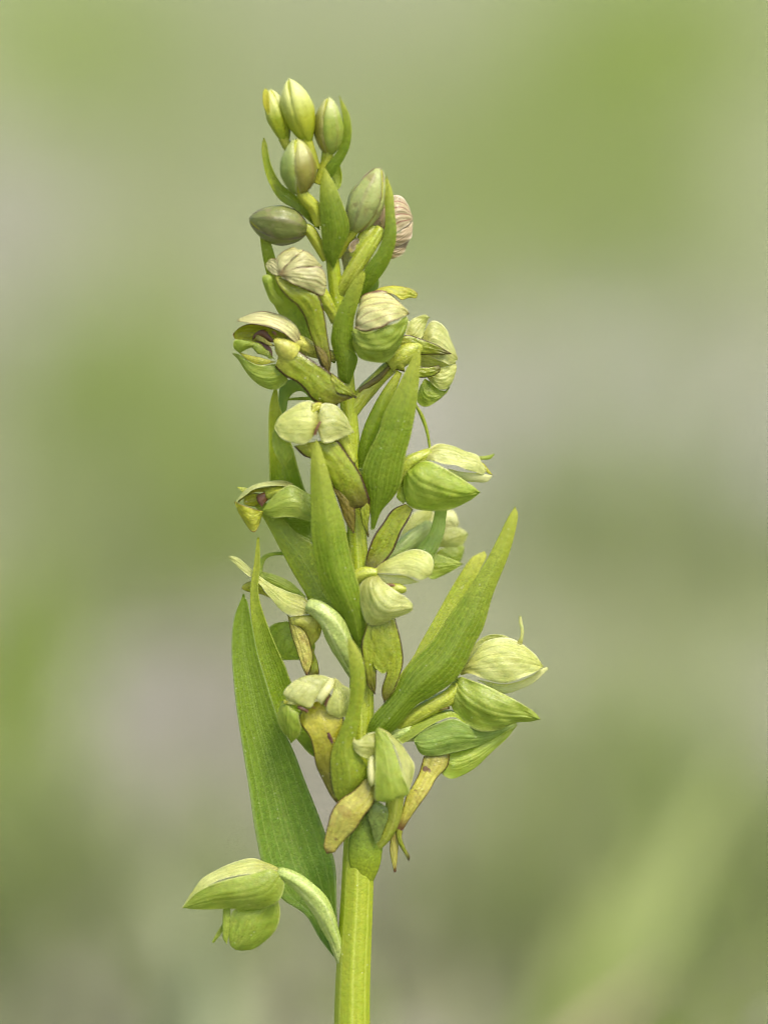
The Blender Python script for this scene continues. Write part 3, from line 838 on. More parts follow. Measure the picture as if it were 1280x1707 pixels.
sepal(f, 'R7', [(570, 530), (600, 515), (660, 535), (760, 570), (880, 630), (1000, 690), (1080, 745), (1120, 795)],
      [(530, 560), (508, 620), (520, 690), (560, 765), (620, 822), (720, 866), (850, 862), (960, 822), (1060, 815), (1120, 795)], 'sepal_green', d=[10, 22, 30, 28, 18], dr=[10, 12, 16, 16, 18], bulge=.22, s0=-.25, ripple=4, rows=40, cols=21)
blade('lip', 'R7', [(110, 905), (250, 800), (380, 738), (515, 712)], [(130, 915), (260, 815), (390, 752), (518, 728)], d=[6, 14, 18, 18], mat=M['lip_dark'], parent=f, th=3, rows=20, cols=7)

# ---------------- green flower beneath it
f = flower([('R7', [(80, 930, 4), (180, 895, 2), (300, 870, -4), (400, 880, -12), (470, 890, -16)], [13, 15, 17, 17, 14], {})], 'ovary_pale', 'green hooded flower hidden under the large pale one')
sepal(f, 'R7', [(130, 905), (240, 830), (340, 780), (430, 742), (530, 730), (600, 770), (700, 830), (800, 850), (960, 822)],
      [(200, 960), (300, 900), (420, 830), (540, 790), (620, 830), (700, 850), (800, 860), (880, 850), (960, 822)], 'sepal_green', d=[8, 4, -4, -8], dr=[18, 26, 22, -8], bulge=.1)
sepal(f, 'R7', [(280, 930), (330, 880), (420, 830), (540, 790), (640, 830), (740, 860), (860, 850), (965, 830)],
      [(285, 960), (330, 1030), (420, 1042), (520, 1022), (650, 990), (760, 950), (860, 895), (965, 830)], 'sepal_mid', d=[20, 24, 24, 14, -4], dr=[20, 20, 14, 4, -4], bulge=.18)
sepal(f, 'R7', [(500, 1000), (580, 1005), (690, 975), (800, 925), (880, 880), (965, 835)], [(440, 1100), (460, 1152), (520, 1192), (600, 1172), (700, 1112), (800, 1012), (900, 920), (965, 835)], 'sepal_green', d=[6, 4, 0, -10], bulge=.18)
lip(f, 'R6', [(1065, 805), (1030, 920), (980, 1012), (950, 1062), (912, 1200), (880, 1292)], [(1240, 785), (1222, 870), (1150, 950), (1100, 1040), (1000, 1180), (922, 1302)], 'lip_old', d=[14, 22, 26, 26, 24], bulge=.2)
lip(f, 'R6', [(876, 1280), (895, 1380), (940, 1460), (962, 1500), (955, 1485)], [(925, 1300), (920, 1350), (945, 1420), (972, 1465), (970, 1490)], 'lip', d=[24, 24, 22, 24], rows=22, cols=9, bulge=.3)
lip(f, 'R6', [(850, 1270), (838, 1420), (850, 1500), (868, 1578)], [(910, 1270), (895, 1420), (888, 1500), (880, 1572)], 'lip_old', d=[20, 18, 16, 14], rows=22, cols=9, bulge=.2)

# ---------------- middle right flower
f = flower([('R5', [(60, 560, 20), (110, 500, 26), (170, 470, 30), (240, 470, 32)], [9, 11, 11, 8], {}),
            ('R5', [(300, 560, 34), (350, 560, 36), (385, 562, 38), (405, 560, 38)], [9, 10, 9, 4], dict(ribs=0, amp=0))], 'ovary', 'small hooded flower opening to the side at mid height')
sepal(f, 'R5', [(205, 462), (300, 388), (400, 343), (470, 340), (540, 368), (562, 420), (552, 478)], [(215, 470), (280, 474), (350, 478), (400, 484), (450, 498), (490, 512), (552, 478)], 'sepal', d=[32, 26, 24, 28, 38], dr=[36, 46, 50, 50, 38], bulge=.24)
petal(f, 'R5', [(230, 470), (320, 478), (400, 484), (478, 520)], [(240, 490), (300, 532), (400, 534), (478, 522)], 'cream', d=[34, 36, 36, 36], bulge=.1)
sepal(f, 'R5', [(245, 480), (270, 515), (320, 550), (400, 602), (430, 632), (442, 655)], [(235, 485), (170, 508), (134, 560), (140, 650), (172, 745), (225, 770), (320, 735), (430, 692), (442, 655)], 'sepal', d=[36, 50, 56, 54, 48], dr=[36, 38, 42, 44, 48], bulge=.18, keel=.10, s0=-.2, ripple=3)
petal(f, 'R5', [(290, 530), (330, 530), (345, 545)], [(295, 548), (325, 548), (345, 548)], 'anther', d=[42, 44, 44], rows=8, cols=5)
lip(f, 'R5', [(200, 700), (168, 800), (148, 870), (150, 930), (170, 1040), (182, 1115), (225, 1168)], [(250, 700), (256, 850), (250, 960), (234, 1030), (232, 1110), (225, 1168)], d=[40, 41, 40, 37, 34], bulge=.06)
lip(f, 'R5', [(260, 700), (262, 850), (272, 960), (290, 1040), (266, 1120), (264, 1170), (278, 1216)], [(335, 700), (352, 770), (377, 870), (388, 970), (372, 1050), (332, 1150), (278, 1216)], d=[40, 41, 40, 37, 34], bulge=.06)
lip(f, 'R5', [(215, 700), (205, 830), (205, 930), (215, 1000), (262, 1046)], [(310, 700), (325, 830), (325, 930), (312, 1010), (280, 1046)], 'lip_plain', d=[41, 42.5, 42, 40], bulge=.03, rows=30)

# ---------------- back flower behind it
f = flower([('R5', [(200, 420, -16), (330, 360, -30), (440, 270, -60), (540, 200, -80)], [10, 12, 14, 12], {})], 'ovary_pale', 'blurred pale flower on the far side of the spike')
sepal(f, 'R5', [(560, 360), (590, 320), (680, 330), (735, 300), (762, 240)], [(560, 340), (590, 250), (640, 210), (710, 205), (762, 240)], d=[-88, -91, -98, -95], bulge=.25)
sepal(f, 'R5', [(540, 160), (570, 110), (640, 95), (690, 120), (710, 180)], [(560, 200), (600, 230), (650, 230), (690, 220), (710, 180)], 'cream', d=[-98, -105, -108, -102], bulge=.25)
sepal(f, 'R5', [(560, 375), (600, 330), (680, 320), (735, 310), (735, 350)], [(560, 380), (600, 400), (660, 420), (710, 410), (735, 350)], 'sepal_green', d=[-81, -85, -91, -91], bulge=.2)
sepal(f, 'R5', [(470, 350), (540, 350), (620, 370), (690, 395), (730, 415)], [(480, 420), (540, 500), (600, 490), (670, 455), (730, 415)], 'sepal_green', d=[-34, -40, -47, -51], bulge=.2)
sepal(f, 'R5', [(340, 350), (380, 230), (440, 130), (520, 90), (560, 100)], [(440, 350), (450, 280), (480, 220), (540, 170), (560, 100)], 'sepal', d=[-68, -88, -102, -105], bulge=.25)
petal(f, 'R5', [(440, 330), (450, 270), (490, 200), (540, 180)], [(480, 340), (500, 290), (540, 240), (545, 190)], 'lip', d=[-64, -71, -78, -81], rows=16, cols=7)

# ---------------- right flower at mid height
f = flower([('S6', [(330, 760, 12), (400, 660, 18), (460, 580, 20), (560, 530, 18), (650, 490, 12)], [9, 11, 12, 12, 9], {}),], 'ovary', 'plump pale hooded flower pointing away from the stem')
sepal(f, 'S6', [(580, 500), (660, 450), (740, 418), (830, 425), (960, 470), (1060, 520), (1080, 560), (1130, 625)],
      [(560, 540), (640, 545), (740, 580), (850, 615), (950, 635), (1040, 650), (1100, 665), (1130, 640)], 'sepal', d=[10, -6, -8, -4, 6], dr=[22, 30, 32, 28, 10], bulge=.2, s0=.1, ripple=3.5, rows=40, cols=19)
petal(f, 'S6', [(1030, 510), (1090, 515), (1150, 505), (1196, 492)], [(1050, 545), (1100, 545), (1160, 540), (1196, 505)], 'sepal_green', d=[0, -2, -4, -4], rows=16, cols=7)
petal(f, 'S6', [(1070, 560), (1110, 580), (1150, 630), (1180, 670)], [(1080, 580), (1110, 625), (1140, 660), (1180, 675)], 'sepal_yellow', d=[8, 6, 4, 2], rows=16, cols=7)
petal(f, 'S6', [(800, 620), (900, 645), (1000, 655), (1100, 665), (1178, 680)], [(860, 690), (950, 728), (1050, 738), (1130, 735), (1178, 690)], 'cream', d=[18, 20, 14, 4], dr=[16, 14, 8, 4], bulge=.12)
sepal(f, 'S6', [(500, 610), (540, 580), (620, 550), (720, 580), (840, 650), (940, 720), (1020, 770), (1076, 825)],
      [(430, 680), (420, 780), (430, 880), (470, 940), (560, 970), (700, 975), (850, 955), (980, 895), (1076, 825)], 'sepal_green', d=[24, 36, 44, 42, 26], dr=[24, 22, 24, 26, 26], bulge=.2, keel=.08, s0=-.35, ripple=3.5, rows=40, cols=21)
sepal(f, 'S6', [(440, 660), (400, 720), (365, 840), (370, 880), (420, 920)], [(470, 650), (470, 740), (470, 820), (470, 880), (420, 920)], 'sepal_green', d=[20, 14, 14, 18], bulge=.25, rows=24)
lip(f, 'S6', [(440, 920), (330, 970), (250, 1080), (170, 1200), (115, 1350), (100, 1460)], [(505, 965), (460, 1060), (400, 1160), (330, 1330), (240, 1430), (130, 1500)], d=[20, 22, 24, 24, 24], bulge=-.18, rows=40)
blade('petal', 'S6', [(540, 500), (570, 475), (620, 462)], [(560, 520), (610, 500), (650, 480)], d=[22, 20, 16], mat=M['cream'], parent=f, rows=12, cols=7, bulge=.2)

# ---------------- round back flower, upper right
f = flower([('S4', [(40, 1440, 0), (240, 1180, -6), (400, 1010, -10), (520, 900, -8)], [13, 14, 13, 12], {}),
            ('S4', [(480, 900, -4), (600, 820, -2), (700, 760, -4), (800, 720, -10)], [15, 18, 16, 10], dict(ribs=0, amp=0))], 'ovary', 'round hooded flower seen from below with brown lobes')
sepal(f, 'S4', [(640, 600), (660, 500), (700, 450), (760, 415), (840, 392), (888, 420)], [(720, 660), (780, 650), (820, 610), (850, 520), (870, 450), (888, 420)], 'sepal', d=[-14, -22, -28, -24], bulge=.2)
sepal(f, 'S4', [(820, 640), (850, 530), (900, 468), (980, 485), (1060, 550), (1110, 640), (1150, 760), (1172, 850)],
      [(830, 760), (880, 800), (920, 830), (980, 870), (1040, 900), (1090, 910), (1130, 890), (1172, 850)], 'sepal', d=[-20, -34, -40, -36, -26], dr=[-16, -16, -16, -18, -26], bulge=.22, ripple=2.4, rows=36, cols=19)
sepal(f, 'S4', [(860, 960), (960, 940), (1060, 920), (1120, 900), (1160, 900)], [(860, 1020), (900, 1080), (980, 1150), (1060, 1150), (1120, 1080), (1160, 960)], 'sepal', d=[-18, -18, -20, -22], bulge=.2, ripple=1.6)
sepal(f, 'S4', [(840, 1040), (900, 1080), (980, 1150), (1060, 1165), (1090, 1130)], [(790, 1120), (755, 1240), (790, 1310), (860, 1330), (940, 1290), (1030, 1220), (1090, 1130)], 'sepal_green', d=[-24, -26, -26, -28], bulge=.25, ripple=2)
sepal(f, 'S4', [(720, 640), (820, 560), (960, 560), (1080, 680), (1150, 860)], [(760, 900), (860, 960), (960, 1000), (1080, 990), (1150, 900)], 'sepal', d=[-34, -46, -48, -40], bulge=-.1)
lip(f, 'S4', [(560, 640), (660, 600), (780, 630), (880, 665), (980, 710), (1108, 785)], [(600, 720), (720, 740), (800, 800), (900, 798), (1000, 800), (1108, 795)], 'lip', d=[2, 0, -4, -6, -8], bulge=.12, rows=34)
lip(f, 'S4', [(700, 900), (780, 920), (860, 925), (950, 915), (985, 905), (1003, 930)], [(690, 1000), (780, 1035), (880, 1030), (950, 1005), (990, 975), (1003, 940)], 'lip', d=[0, 0, -2, -4], bulge=.2, rows=28)
lip(f, 'S4', [(600, 740), (500, 800), (415, 865)], [(640, 975), (540, 950), (415, 865)], 'lip', d=[10, 8, 4], bulge=.15, rows=24)
blade('petal', 'S4', [(170, 1140), (260, 1080), (370, 1000), (470, 910)], [(180, 1200), (290, 1130), (400, 1050), (500, 930)], d=[6, 6, 6, 6], mat=M['lip_dark'], parent=f, rows=20, cols=7, th=3)
blade('petal', 'S4', [(140, 1960), (190, 1640), (270, 1420), (400, 1180), (560, 960)], [(230, 1960), (330, 1680), (430, 1450), (540, 1180), (610, 990)], d=[8, 14, 16, 16, 10], mat=M['bract'], parent=f, rows=24, cols=9, bulge=.3)

# ---------------- closed round flower, upper middle
f = flower([('S4', [(90, 760, 10), (150, 660, 20), (200, 560, 30), (300, 520, 34)], [8, 10, 12, 12], {})], 'ovary', 'half closed round flower with brownish seams')
sepal(f, 'S4', [(150, 480), (150, 340), (200, 220), (300, 190), (440, 190), (540, 225), (630, 310), (680, 385)],
      [(140, 540), (240, 565), (330, 550), (420, 520), (520, 470), (580, 440), (640, 405), (680, 385)], 'sepal_dusk', d=[26, 16, 14, 20, 34], dr=[40, 58, 66, 62, 34], bulge=.18, ripple=4.5, rows=36, cols=21)
sepal(f, 'S4', [(125, 530), (240, 562), (340, 548), (430, 516), (520, 470), (600, 425), (655, 400)],
      [(118, 600), (125, 720), (170, 810), (260, 850), (360, 862), (460, 850), (560, 740), (620, 620), (655, 480)], 'sepal_green', d=[40, 56, 64, 60, 38], dr=[30, 34, 36, 34, 34], bulge=.18, keel=.05, ripple=4, rows=36, cols=21)
sepal(f, 'S4', [(260, 200), (380, 130), (480, 103), (580, 102), (700, 130), (770, 175)], [(300, 200), (420, 178), (520, 195), (600, 245), (680, 222), (750, 225), (770, 185)], 'sepal_yellow', d=[18, 10, 8, 10, 14], dr=[22, 24, 22, 16, 14], bulge=.15)
sepal(f, 'S4', [(560, 480), (620, 430), (650, 405), (670, 450)], [(580, 600), (640, 570), (680, 520), (685, 490)], 'cream', d=[20, 22, 20], bulge=.2, rows=16, cols=9)

# ---------------- upper left flower with long lip
f = flower([('S3', [(1000, 760, 8), (960, 660, 10), (900, 560, 16), (830, 460, 18), (740, 340, 20)], [8, 10, 12, 13, 10], {})], 'ovary', 'pale hooded flower with a long brown edged lip')
sepal(f, 'S3', [(470, 320), (440, 260), (460, 170), (560, 90), (610, 60), (640, 100), (700, 105)], [(490, 325), (520, 260), (580, 200), (640, 150), (670, 125), (690, 110), (700, 105)], 'sepal_dusk', d=[40, 26, 20, 18], dr=[44, 46, 42, 30], bulge=.2, ripple=1.5)
sepal(f, 'S3', [(480, 310), (540, 240), (620, 160), (700, 102), (780, 150), (840, 210), (872, 250)], [(490, 330), (560, 290), (640, 262), (720, 252), (800, 250), (840, 250), (872, 250)], 'sepal_dusk', d=[46, 42, 34, 24, 20], dr=[46, 52, 50, 40, 24], bulge=.18, ripple=1.5)
sepal(f, 'S3', [(485, 320), (560, 280), (640, 258), (740, 252), (840, 250), (900, 340), (910, 420)], [(485, 335), (560, 380), (640, 420), (720, 455), (800, 490), (870, 515), (910, 420)], 'sepal_dusk', d=[48, 52, 48, 38, 24], dr=[48, 52, 52, 46, 30], bulge=.16, ripple=1.5)
sepal(f, 'S3', [(490, 335), (420, 320), (372, 280), (348, 225)], [(500, 300), (475, 220), (430, 172), (390, 182), (348, 225)], 'sepal_dusk', d=[44, 38, 32, 30], bulge=.04, rows=22)
sepal(f, 'S3', [(400, 330), (350, 320), (318, 350), (340, 440), (390, 560), (440, 608)], [(430, 360), (430, 440), (470, 520), (520, 560), (500, 600), (440, 608)], 'sepal_green', d=[34, 30, 26, 24], bulge=.25)
lip(f, 'S3', [(430, 330), (470, 430), (560, 540), (640, 610), (710, 720), (760, 870), (800, 980), (840, 1120), (880, 1200), (930, 1262)],
    [(500, 350), (660, 420), (830, 505), (880, 620), (905, 740), (920, 860), (940, 980), (960, 1100), (950, 1200), (930, 1262)], 'lip', d=[40, 44, 44, 40, 38, 38, 38], bulge=.14, rows=46)
lip(f, 'S3', [(800, 970), (840, 1060), (880, 1160), (930, 1262)], [(860, 1000), (910, 1050), (930, 1120), (945, 1240)], 'lip_dark', d=[45, 46, 45, 40], rows=20, cols=9, bulge=.08)

# ---------------- open flower on the left showing its throat
f = flower([('S3', [(1010, 1080, 8), (900, 1060, 8), (780, 1020, 14), (660, 960, 20), (560, 930, 26)], [8, 10, 12, 14, 14], {}),
            ('S3', [(600, 1060, 28), (520, 1000, 34), (460, 960, 38), (430, 960, 38)], [20, 19, 15, 6], dict(ribs=0, amp=0))], 'column', 'open flower turned sideways showing its brown throat')
sepal(f, 'S3', [(700, 960), (640, 800), (540, 720), (440, 690), (300, 676), (190, 700), (120, 730), (92, 755)], [(690, 985), (640, 970), (580, 920), (500, 860), (400, 815), (300, 790), (180, 772), (92, 760)], 'sepal_dusk', d=[24, 22, 16, 14, 16], dr=[30, 44, 48, 46, 30], bulge=.2, ripple=1.5, rows=36)
sepal(f, 'S3', [(640, 940), (540, 880), (420, 825), (320, 795), (200, 780), (110, 810), (50, 870)], [(520, 950), (400, 950), (300, 945), (200, 945), (120, 935), (70, 920), (50, 890)], 'sepal_yellow', d=[20, 12, 8, 10, 16], bulge=-.2, rows=30)
petal(f, 'S3', [(440, 940), (400, 900), (350, 840), (300, 835), (240, 880), (230, 930)], [(450, 955), (400, 945), (350, 920), (300, 890), (260, 900), (230, 935)], 'anther', d=[32, 28, 24, 22], rows=16, cols=9, bulge=.2)
petal(f, 'S3', [(410, 1080), (330, 1040), (260, 985), (235, 960)], [(415, 1060), (400, 1000), (320, 945), (235, 940)], 'anther', d=[30, 26, 22, 20], rows=16, cols=9, bulge=.1)
petal(f, 'S3', [(425, 880), (410, 860), (415, 845)], [(455, 885), (450, 862), (430, 845)], 'anther', d=[40, 41, 41], rows=8, cols=5, bulge=.3)
petal(f, 'S3', [(270, 870), (330, 900), (390, 950), (430, 975)], [(250, 930), (320, 950), (390, 985), (440, 985)], 'lip_old', d=[23, 27, 33, 36], rows=14, cols=7, bulge=.2)
sepal(f, 'S3', [(240, 965), (150, 940), (70, 925), (50, 960), (60, 1010), (110, 1050)], [(430, 1120), (380, 1060), (300, 1010), (240, 1000), (180, 1010), (110, 1050)], 'sepal_green', d=[26, 28, 28, 24], bulge=.2, rows=24)
petal(f, 'S3', [(100, 1040), (200, 1070), (300, 1090), (440, 1130)], [(110, 1055), (190, 1120), (300, 1160), (440, 1135)], 'sepal_yellow', d=[24, 30, 32, 32], bulge=.15, rows=22, cols=11)
sepal(f, 'S3', [(500, 1160), (440, 1150), (340, 1160), (260, 1150), (180, 1110), (100, 1060), (45, 1050)], [(560, 1300), (480, 1370), (400, 1388), (310, 1360), (230, 1300), (160, 1200), (100, 1110), (45, 1060)], 'sepal_green', d=[26, 28, 30, 26, 20], dr=[22, 18, 18, 18, 20], bulge=.2, rows=36, cols=17)
lip(f, 'S3', [(530, 900), (610, 990), (720, 1075), (830, 1145), (930, 1215), (1030, 1290), (1130, 1380), (1190, 1450)],
    [(440, 1180), (540, 1270), (640, 1320), (720, 1400), (780, 1480), (880, 1530), (1000, 1530), (1040, 1500)], 'lip', d=[38, 42, 42, 40, 36], dr=[34, 40, 42, 40, 36], bulge=.14, rows=46, cols=19)
lip(f, 'S3', [(960, 1230), (1040, 1295), (1130, 1380), (1192, 1462)], [(960, 1350), (1015, 1420), (1090, 1440), (1192, 1466)], 'lip', d=[45, 44, 42, 38], rows=22, cols=9, bulge=.08)

# ---------------- mid left flower hooded over a long dark lip
f = flower([('S5', [(1020, 700, 20), (960, 560, 26), (900, 440, 34), (800, 330, 38), (720, 300, 40)], [9, 11, 13, 13, 10], {})], 'ovary', 'round hooded flower with a dark two lobed lip')
sepal(f, 'S5', [(730, 440), (640, 545), (540, 540), (440, 500), (395, 430), (385, 390)], [(745, 340), (700, 205), (600, 205), (500, 260), (420, 330), (385, 390)], 'sepal', d=[56, 66, 66, 60, 50], dr=[56, 48, 44, 44, 48], bulge=.22, ripple=1.5, rows=34, cols=19)
sepal(f, 'S5', [(700, 250), (700, 205), (760, 200), (800, 230)], [(690, 440), (680, 340), (740, 290), (790, 270)], 'sepal_yellow', d=[58, 54, 50, 46], bulge=.2, rows=16)
sepal(f, 'S5', [(730, 400), (745, 300), (780, 215), (890, 230), (960, 310), (1000, 390), (1036, 448)], [(740, 440), (770, 530), (830, 536), (880, 515), (940, 490), (1000, 462), (1036, 448)], 'sepal', d=[62, 52, 46, 44, 42], dr=[64, 66, 62, 54, 42], bulge=.16, ripple=2, rows=34, cols=17)
petal(f, 'S5', [(700, 470), (715, 420), (755, 350)], [(725, 470), (740, 420), (765, 360)], 'anther', d=[67, 68, 66], rows=12, cols=5)
sepal(f, 'S5', [(400, 410), (370, 440), (366, 540), (400, 640), (455, 738)], [(440, 490), (500, 540), (540, 600), (520, 660), (455, 738)], 'sepal_green', d=[46, 40, 36, 34], bulge=.22)
lip(f, 'S5', [(540, 560), (620, 640), (690, 670), (800, 760), (850, 880), (900, 990), (950, 1060), (1000, 1070)],
    [(760, 520), (890, 510), (950, 580), (1020, 680), (1090, 790), (1140, 920), (1165, 1020), (1130, 1060)], 'lip', d=[46, 50, 50, 46, 40, 36], bulge=.16, rows=44, cols=19)
lip(f, 'S5', [(860, 900), (900, 1000), (950, 1150), (1000, 1240), (1032, 1272)], [(960, 940), (1030, 1040), (1045, 1120), (1042, 1210), (1032, 1272)], 'lip_dark', d=[42, 40, 36, 32], rows=26, cols=11, bulge=.12)
lip(f, 'S5', [(1080, 1020), (1085, 1100), (1100, 1190), (1150, 1305)], [(1165, 990), (1168, 1100), (1150, 1200), (1154, 1305)], 'lip', d=[38, 36, 34, 32], rows=24, cols=9, bulge=.15)

# ---------------- small flower at far left
f = flower([('S5', [(760, 1080, 8), (650, 1040, 14), (540, 980, 18), (420, 940, 14), (320, 960, 8)], [8, 9, 10, 10, 8], {})], 'ovary', 'small open flower with brown tipped spreading sepals')
sepal(f, 'S5', [(540, 872), (430, 842), (320, 850), (220, 885), (130, 945), (70, 1010)], [(520, 890), (420, 890), (330, 890), (230, 905), (150, 960), (75, 1015)], 'sepal', d=[16, 8, 4, 6], dr=[22, 26, 26, 14], bulge=.15)
sepal(f, 'S5', [(520, 885), (400, 885), (280, 900), (180, 930), (100, 990), (90, 1020)], [(420, 935), (370, 945), (280, 935), (210, 940), (140, 980), (90, 1020)], 'sepal_yellow', d=[14, 6, 2, 6], bulge=.1)
sepal(f, 'S5', [(290, 1095), (200, 1070), (120, 1040), (55, 1015)], [(290, 1100), (262, 1190), (215, 1262), (150, 1200), (95, 1120), (55, 1020)], 'sepal_yellow', d=[14, 18, 20, 14], dr=[14, 10, 8, 14], bulge=.15)
petal(f, 'S5', [(130, 1030), (140, 970), (210, 945), (270, 950)], [(140, 1040), (190, 1055), (240, 1050), (280, 1000)], 'sepal_yellow', d=[4, 0, 0, 4], rows=18, cols=9)
petal(f, 'S5', [(275, 1055), (240, 1010), (240, 960), (290, 940)], [(280, 1058), (320, 1010), (370, 960), (340, 938)], 'anther', d=[14, 12, 10, 8], rows=16, cols=9)
sepal(f, 'S5', [(690, 960), (640, 940), (520, 880), (420, 930), (340, 1010), (285, 1080)], [(700, 1190), (640, 1170), (560, 1150), (470, 1142), (370, 1150), (300, 1110), (285, 1085)], 'sepal_green', d=[22, 26, 28, 26, 22], dr=[30, 30, 32, 30, 22], bulge=.16, keel=.06)

# ---------------- left flower below it, arched ovary
f = flower([('S7', [(1130, 1260, 6), (1080, 1130, 14), (1010, 960, 24), (930, 800, 30), (830, 700, 30), (740, 660, 24)], [9, 16, 20, 20, 17, 12], {})], 'ovary_pale', 'long hooded flower on an arched ovary behind the thin bract tip')
sepal(f, 'S7', [(790, 720), (700, 590), (560, 545), (430, 490), (330, 430), (240, 340), (150, 260), (90, 238), (55, 245)],
      [(770, 725), (680, 755), (580, 752), (500, 700), (420, 600), (330, 490), (220, 410), (120, 320), (55, 250)], 'sepal', d=[22, 2, -10, -18, -24], dr=[26, 20, 8, -8, -24], bulge=.2, ripple=2, rows=40, cols=19)
sepal(f, 'S7', [(720, 590), (600, 470), (480, 410), (380, 380), (310, 380)], [(700, 600), (560, 560), (440, 500), (350, 450), (310, 390)], 'sepal_green', d=[4, -22, -30, -28], bulge=.2)
petal(f, 'S7', [(340, 460), (305, 350), (330, 260), (400, 215), (520, 200)], [(360, 450), (350, 350), (375, 275), (430, 240), (525, 235)], 'sepal_green', d=[-20, -26, -30, -34], rows=24, cols=7, th=3)
petal(f, 'S7', [(330, 470), (250, 455), (190, 480), (170, 510)], [(420, 600), (320, 565), (220, 545), (170, 520)], 'sepal_yellow', d=[-14, -20, -24, -24], rows=20, cols=9)
sepal(f, 'S7', [(560, 790), (470, 800), (400, 860), (420, 960), (500, 1130)], [(760, 900), (800, 1000), (780, 1060), (720, 1120), (500, 1130)], 'sepal_green', d=[-26, -34, -40, -40], bulge=.2)
lip(f, 'S7', [(700, 740), (790, 740), (850, 800), (840, 920), (770, 1010)], [(580, 760), (600, 830), (680, 860), (740, 940), (760, 1010)], 'column', d=[16, 16, 8, 4], bulge=.3)
lip(f, 'S7', [(560, 740), (590, 900), (640, 1050), (680, 1180), (720, 1262)], [(640, 820), (720, 900), (765, 1030), (775, 1130), (730, 1262)], 'lip_old', d=[14, 14, 14, 14], bulge=.2)
lip(f, 'S7', [(760, 1020), (770, 1130), (740, 1240), (735, 1265)], [(775, 1030), (815, 1140), (830, 1220), (825, 1265)], 'lip', d=[10, 10, 10], rows=20, cols=9)

# ---------------- veined back flower near the top, right
f = flower([('S2', [(320, 1580, 0), (480, 1330, 8), (610, 1120, 10), (720, 960, 6), (800, 840, 0)], [8, 12, 13.5, 13, 10], {}),
            ('S2', [(480, 1130, 6), (560, 1040, 6), (640, 940, 0), (720, 840, -8)], [5, 9, 15, 14], dict(ribs=0, amp=0))], 'ovary', 'rounded pinkish flower with dark red veins')
sepal(f, 'S2', [(780, 900), (800, 700), (860, 560), (930, 496), (1010, 520), (1090, 610), (1130, 720)], [(820, 980), (900, 960), (980, 880), (1040, 840), (1100, 790), (1130, 755), (1138, 740)], 'sepal_pink', d=[-14, -30, -38, -34], dr=[-8, -8, -12, -30], bulge=.22, ripple=2.4, rows=34, cols=17)
sepal(f, 'S2', [(830, 960), (960, 900), (1040, 840), (1110, 780), (1140, 760)], [(850, 1050), (960, 1030), (1060, 990), (1120, 930), (1142, 790)], 'sepal_pink', d=[-8, -10, -14, -30], bulge=.15, ripple=2)
sepal(f, 'S2', [(840, 1030), (960, 1020), (1050, 985), (1110, 940)], [(860, 1170), (940, 1158), (1020, 1120), (1070, 1040), (1110, 940)], 'sepal_pink', d=[-14, -16, -20, -28], bulge=.2, ripple=2)
sepal(f, 'S2', [(560, 860), (680, 780), (780, 660), (830, 520), (850, 480)], [(600, 920), (720, 860), (800, 800), (860, 680), (850, 480)], 'sepal_pink', d=[-16, -20, -24, -30], bulge=.2, ripple=2)
lip(f, 'S2', [(455, 1075), (465, 1010), (520, 955), (565, 950)], [(480, 1095), (530, 1060), (560, 1000), (568, 955)], 'sepal_pink', d=[14, 14, 12], rows=16, cols=9, bulge=-.2)
petal(f, 'S2', [(470, 900), (490, 875), (530, 910), (540, 945)], [(465, 920), (490, 970), (520, 975), (540, 950)], 'cream', d=[-6, -8, -8], rows=14, cols=7)
petal(f, 'S2', [(375, 1100), (400, 1040), (450, 1030), (500, 1080), (520, 1130)], [(380, 1160), (410, 1320), (440, 1330), (470, 1260), (520, 1140)], 'sepal_dusk', d=[-22, -24, -26, -26], rows=20, cols=11)

# ---------------- buds
egg = lambda x: np.sin(np.pi * np.clip(x, 0, 1) ** .9) ** .6
drop = lambda x: np.sin(np.pi * np.clip(x, 0, 1) ** 1.25) ** .72

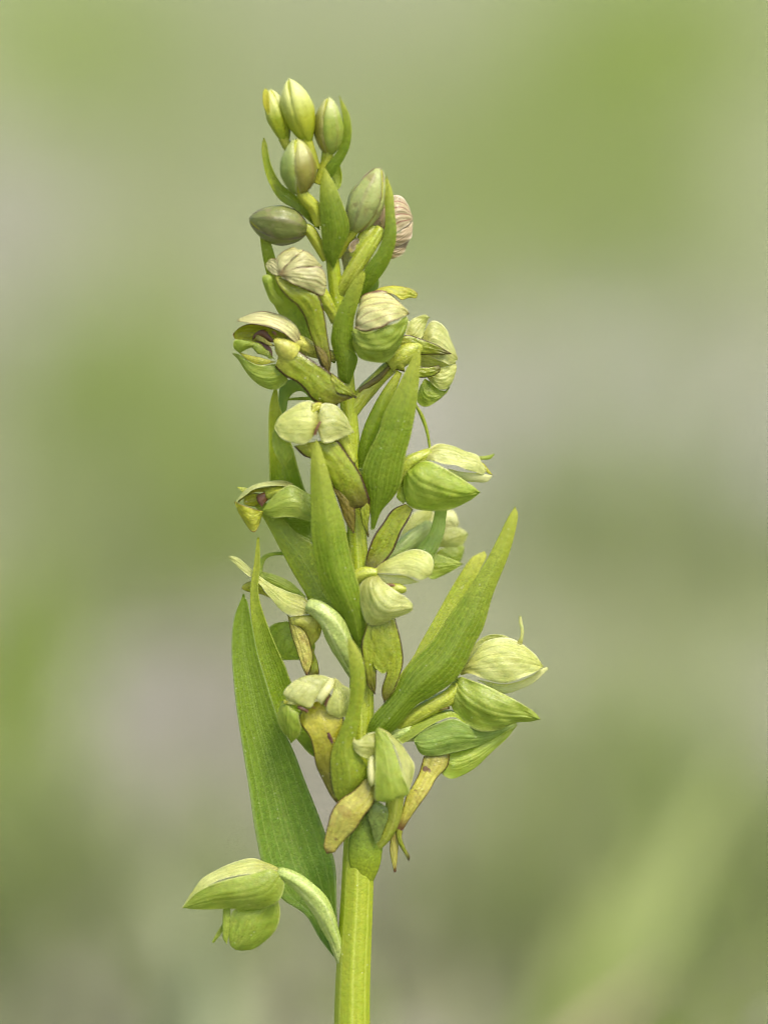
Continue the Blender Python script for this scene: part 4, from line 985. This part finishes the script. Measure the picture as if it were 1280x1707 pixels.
def bud(reg, base, tip, rad, stalk, srad, mats, rot=90, label=None, prof=egg):
    """stalk and core as the bud's own mesh, three closed sepals around it"""
    k = REG[reg][2]
    core = [tuple(np.array(base) + (np.array(tip) - np.array(base)) * t) for t in np.linspace(.03, .97, 9)]
    crad = [max(.8, rad * k * .93 * float(prof(t)) - 1.2) for t in np.linspace(.03, .97, 9)]
    b = flower([(reg, stalk, srad, dict(ribs=5, amp=.05, twist=1.0)), (reg, core, crad, dict(ribs=0, amp=0))], 'bud_core', label, name='bud')
    for i, a in enumerate((rot, rot + 120, rot + 240)):
        shell('sepal', reg, base, tip, rad, a, 66, M[mats[i % len(mats)]], b, scale=1.0 - .035 * i, prof=prof, groove=.07)
    return b

bud('S1', (880, 900, 4), (650, 130, 6), 172, [(950, 1100, 0), (920, 1000, 2), (880, 880, 4), (830, 760, 5)], [6, 7, 8, 10], ['bud_yellow'], 50, 'topmost pale yellow green bud', prof=drop)
bud('S1', (640, 880, -6), (450, 245, -8), 130, [(780, 1060, -4), (700, 950, -5), (640, 860, -6), (590, 760, -6)], [5, 6, 8, 9], ['bud_yellow', 'bud'], 130, None, prof=drop)
bud('R1', (625, 548, 2), (615, 188, 4), 93, [(545, 720, 0), (575, 630, 0), (610, 555, 1), (625, 480, 2)], [6, 7, 8, 8], ['bud', 'bud_olive', 'bud_olive'], 60, None)
bud('R1', (440, 790, 16), (418, 440, 18), 112, [(560, 970, 6), (530, 870, 10), (470, 800, 15), (430, 720, 16)], [10, 12, 11, 9], ['bud_olive', 'bud_cool', 'bud_olive'], 40, 'olive bud with one cool green side')
bud('R1', (492, 1000, 4), (128, 930, 10), 128, [(600, 1180, 4), (545, 1080, 6), (495, 1000, 6), (420, 980, 6)], [8, 9, 10, 8], ['bud_dark'], 80, 'dark green bud pointing sideways')
bud('S2', (510, 890, 4), (790, 182, 8), 205, [(330, 1140, 0), (410, 1000, 2), (500, 880, 4), (560, 760, 6)], [7, 8, 8, 8], ['bud_dusk'], 100, 'dusky bud with brown seams')
bract('S1', [(420, 520), (380, 420), (372, 330), (382, 260), (405, 240)], [(450, 520), (440, 420), (438, 340), (432, 270), (405, 240)], None, 'bract_yellow', d=[10, 14, 14, 10], rows=20, cols=7, th=4)


sc.cycles.use_adaptive_sampling = False
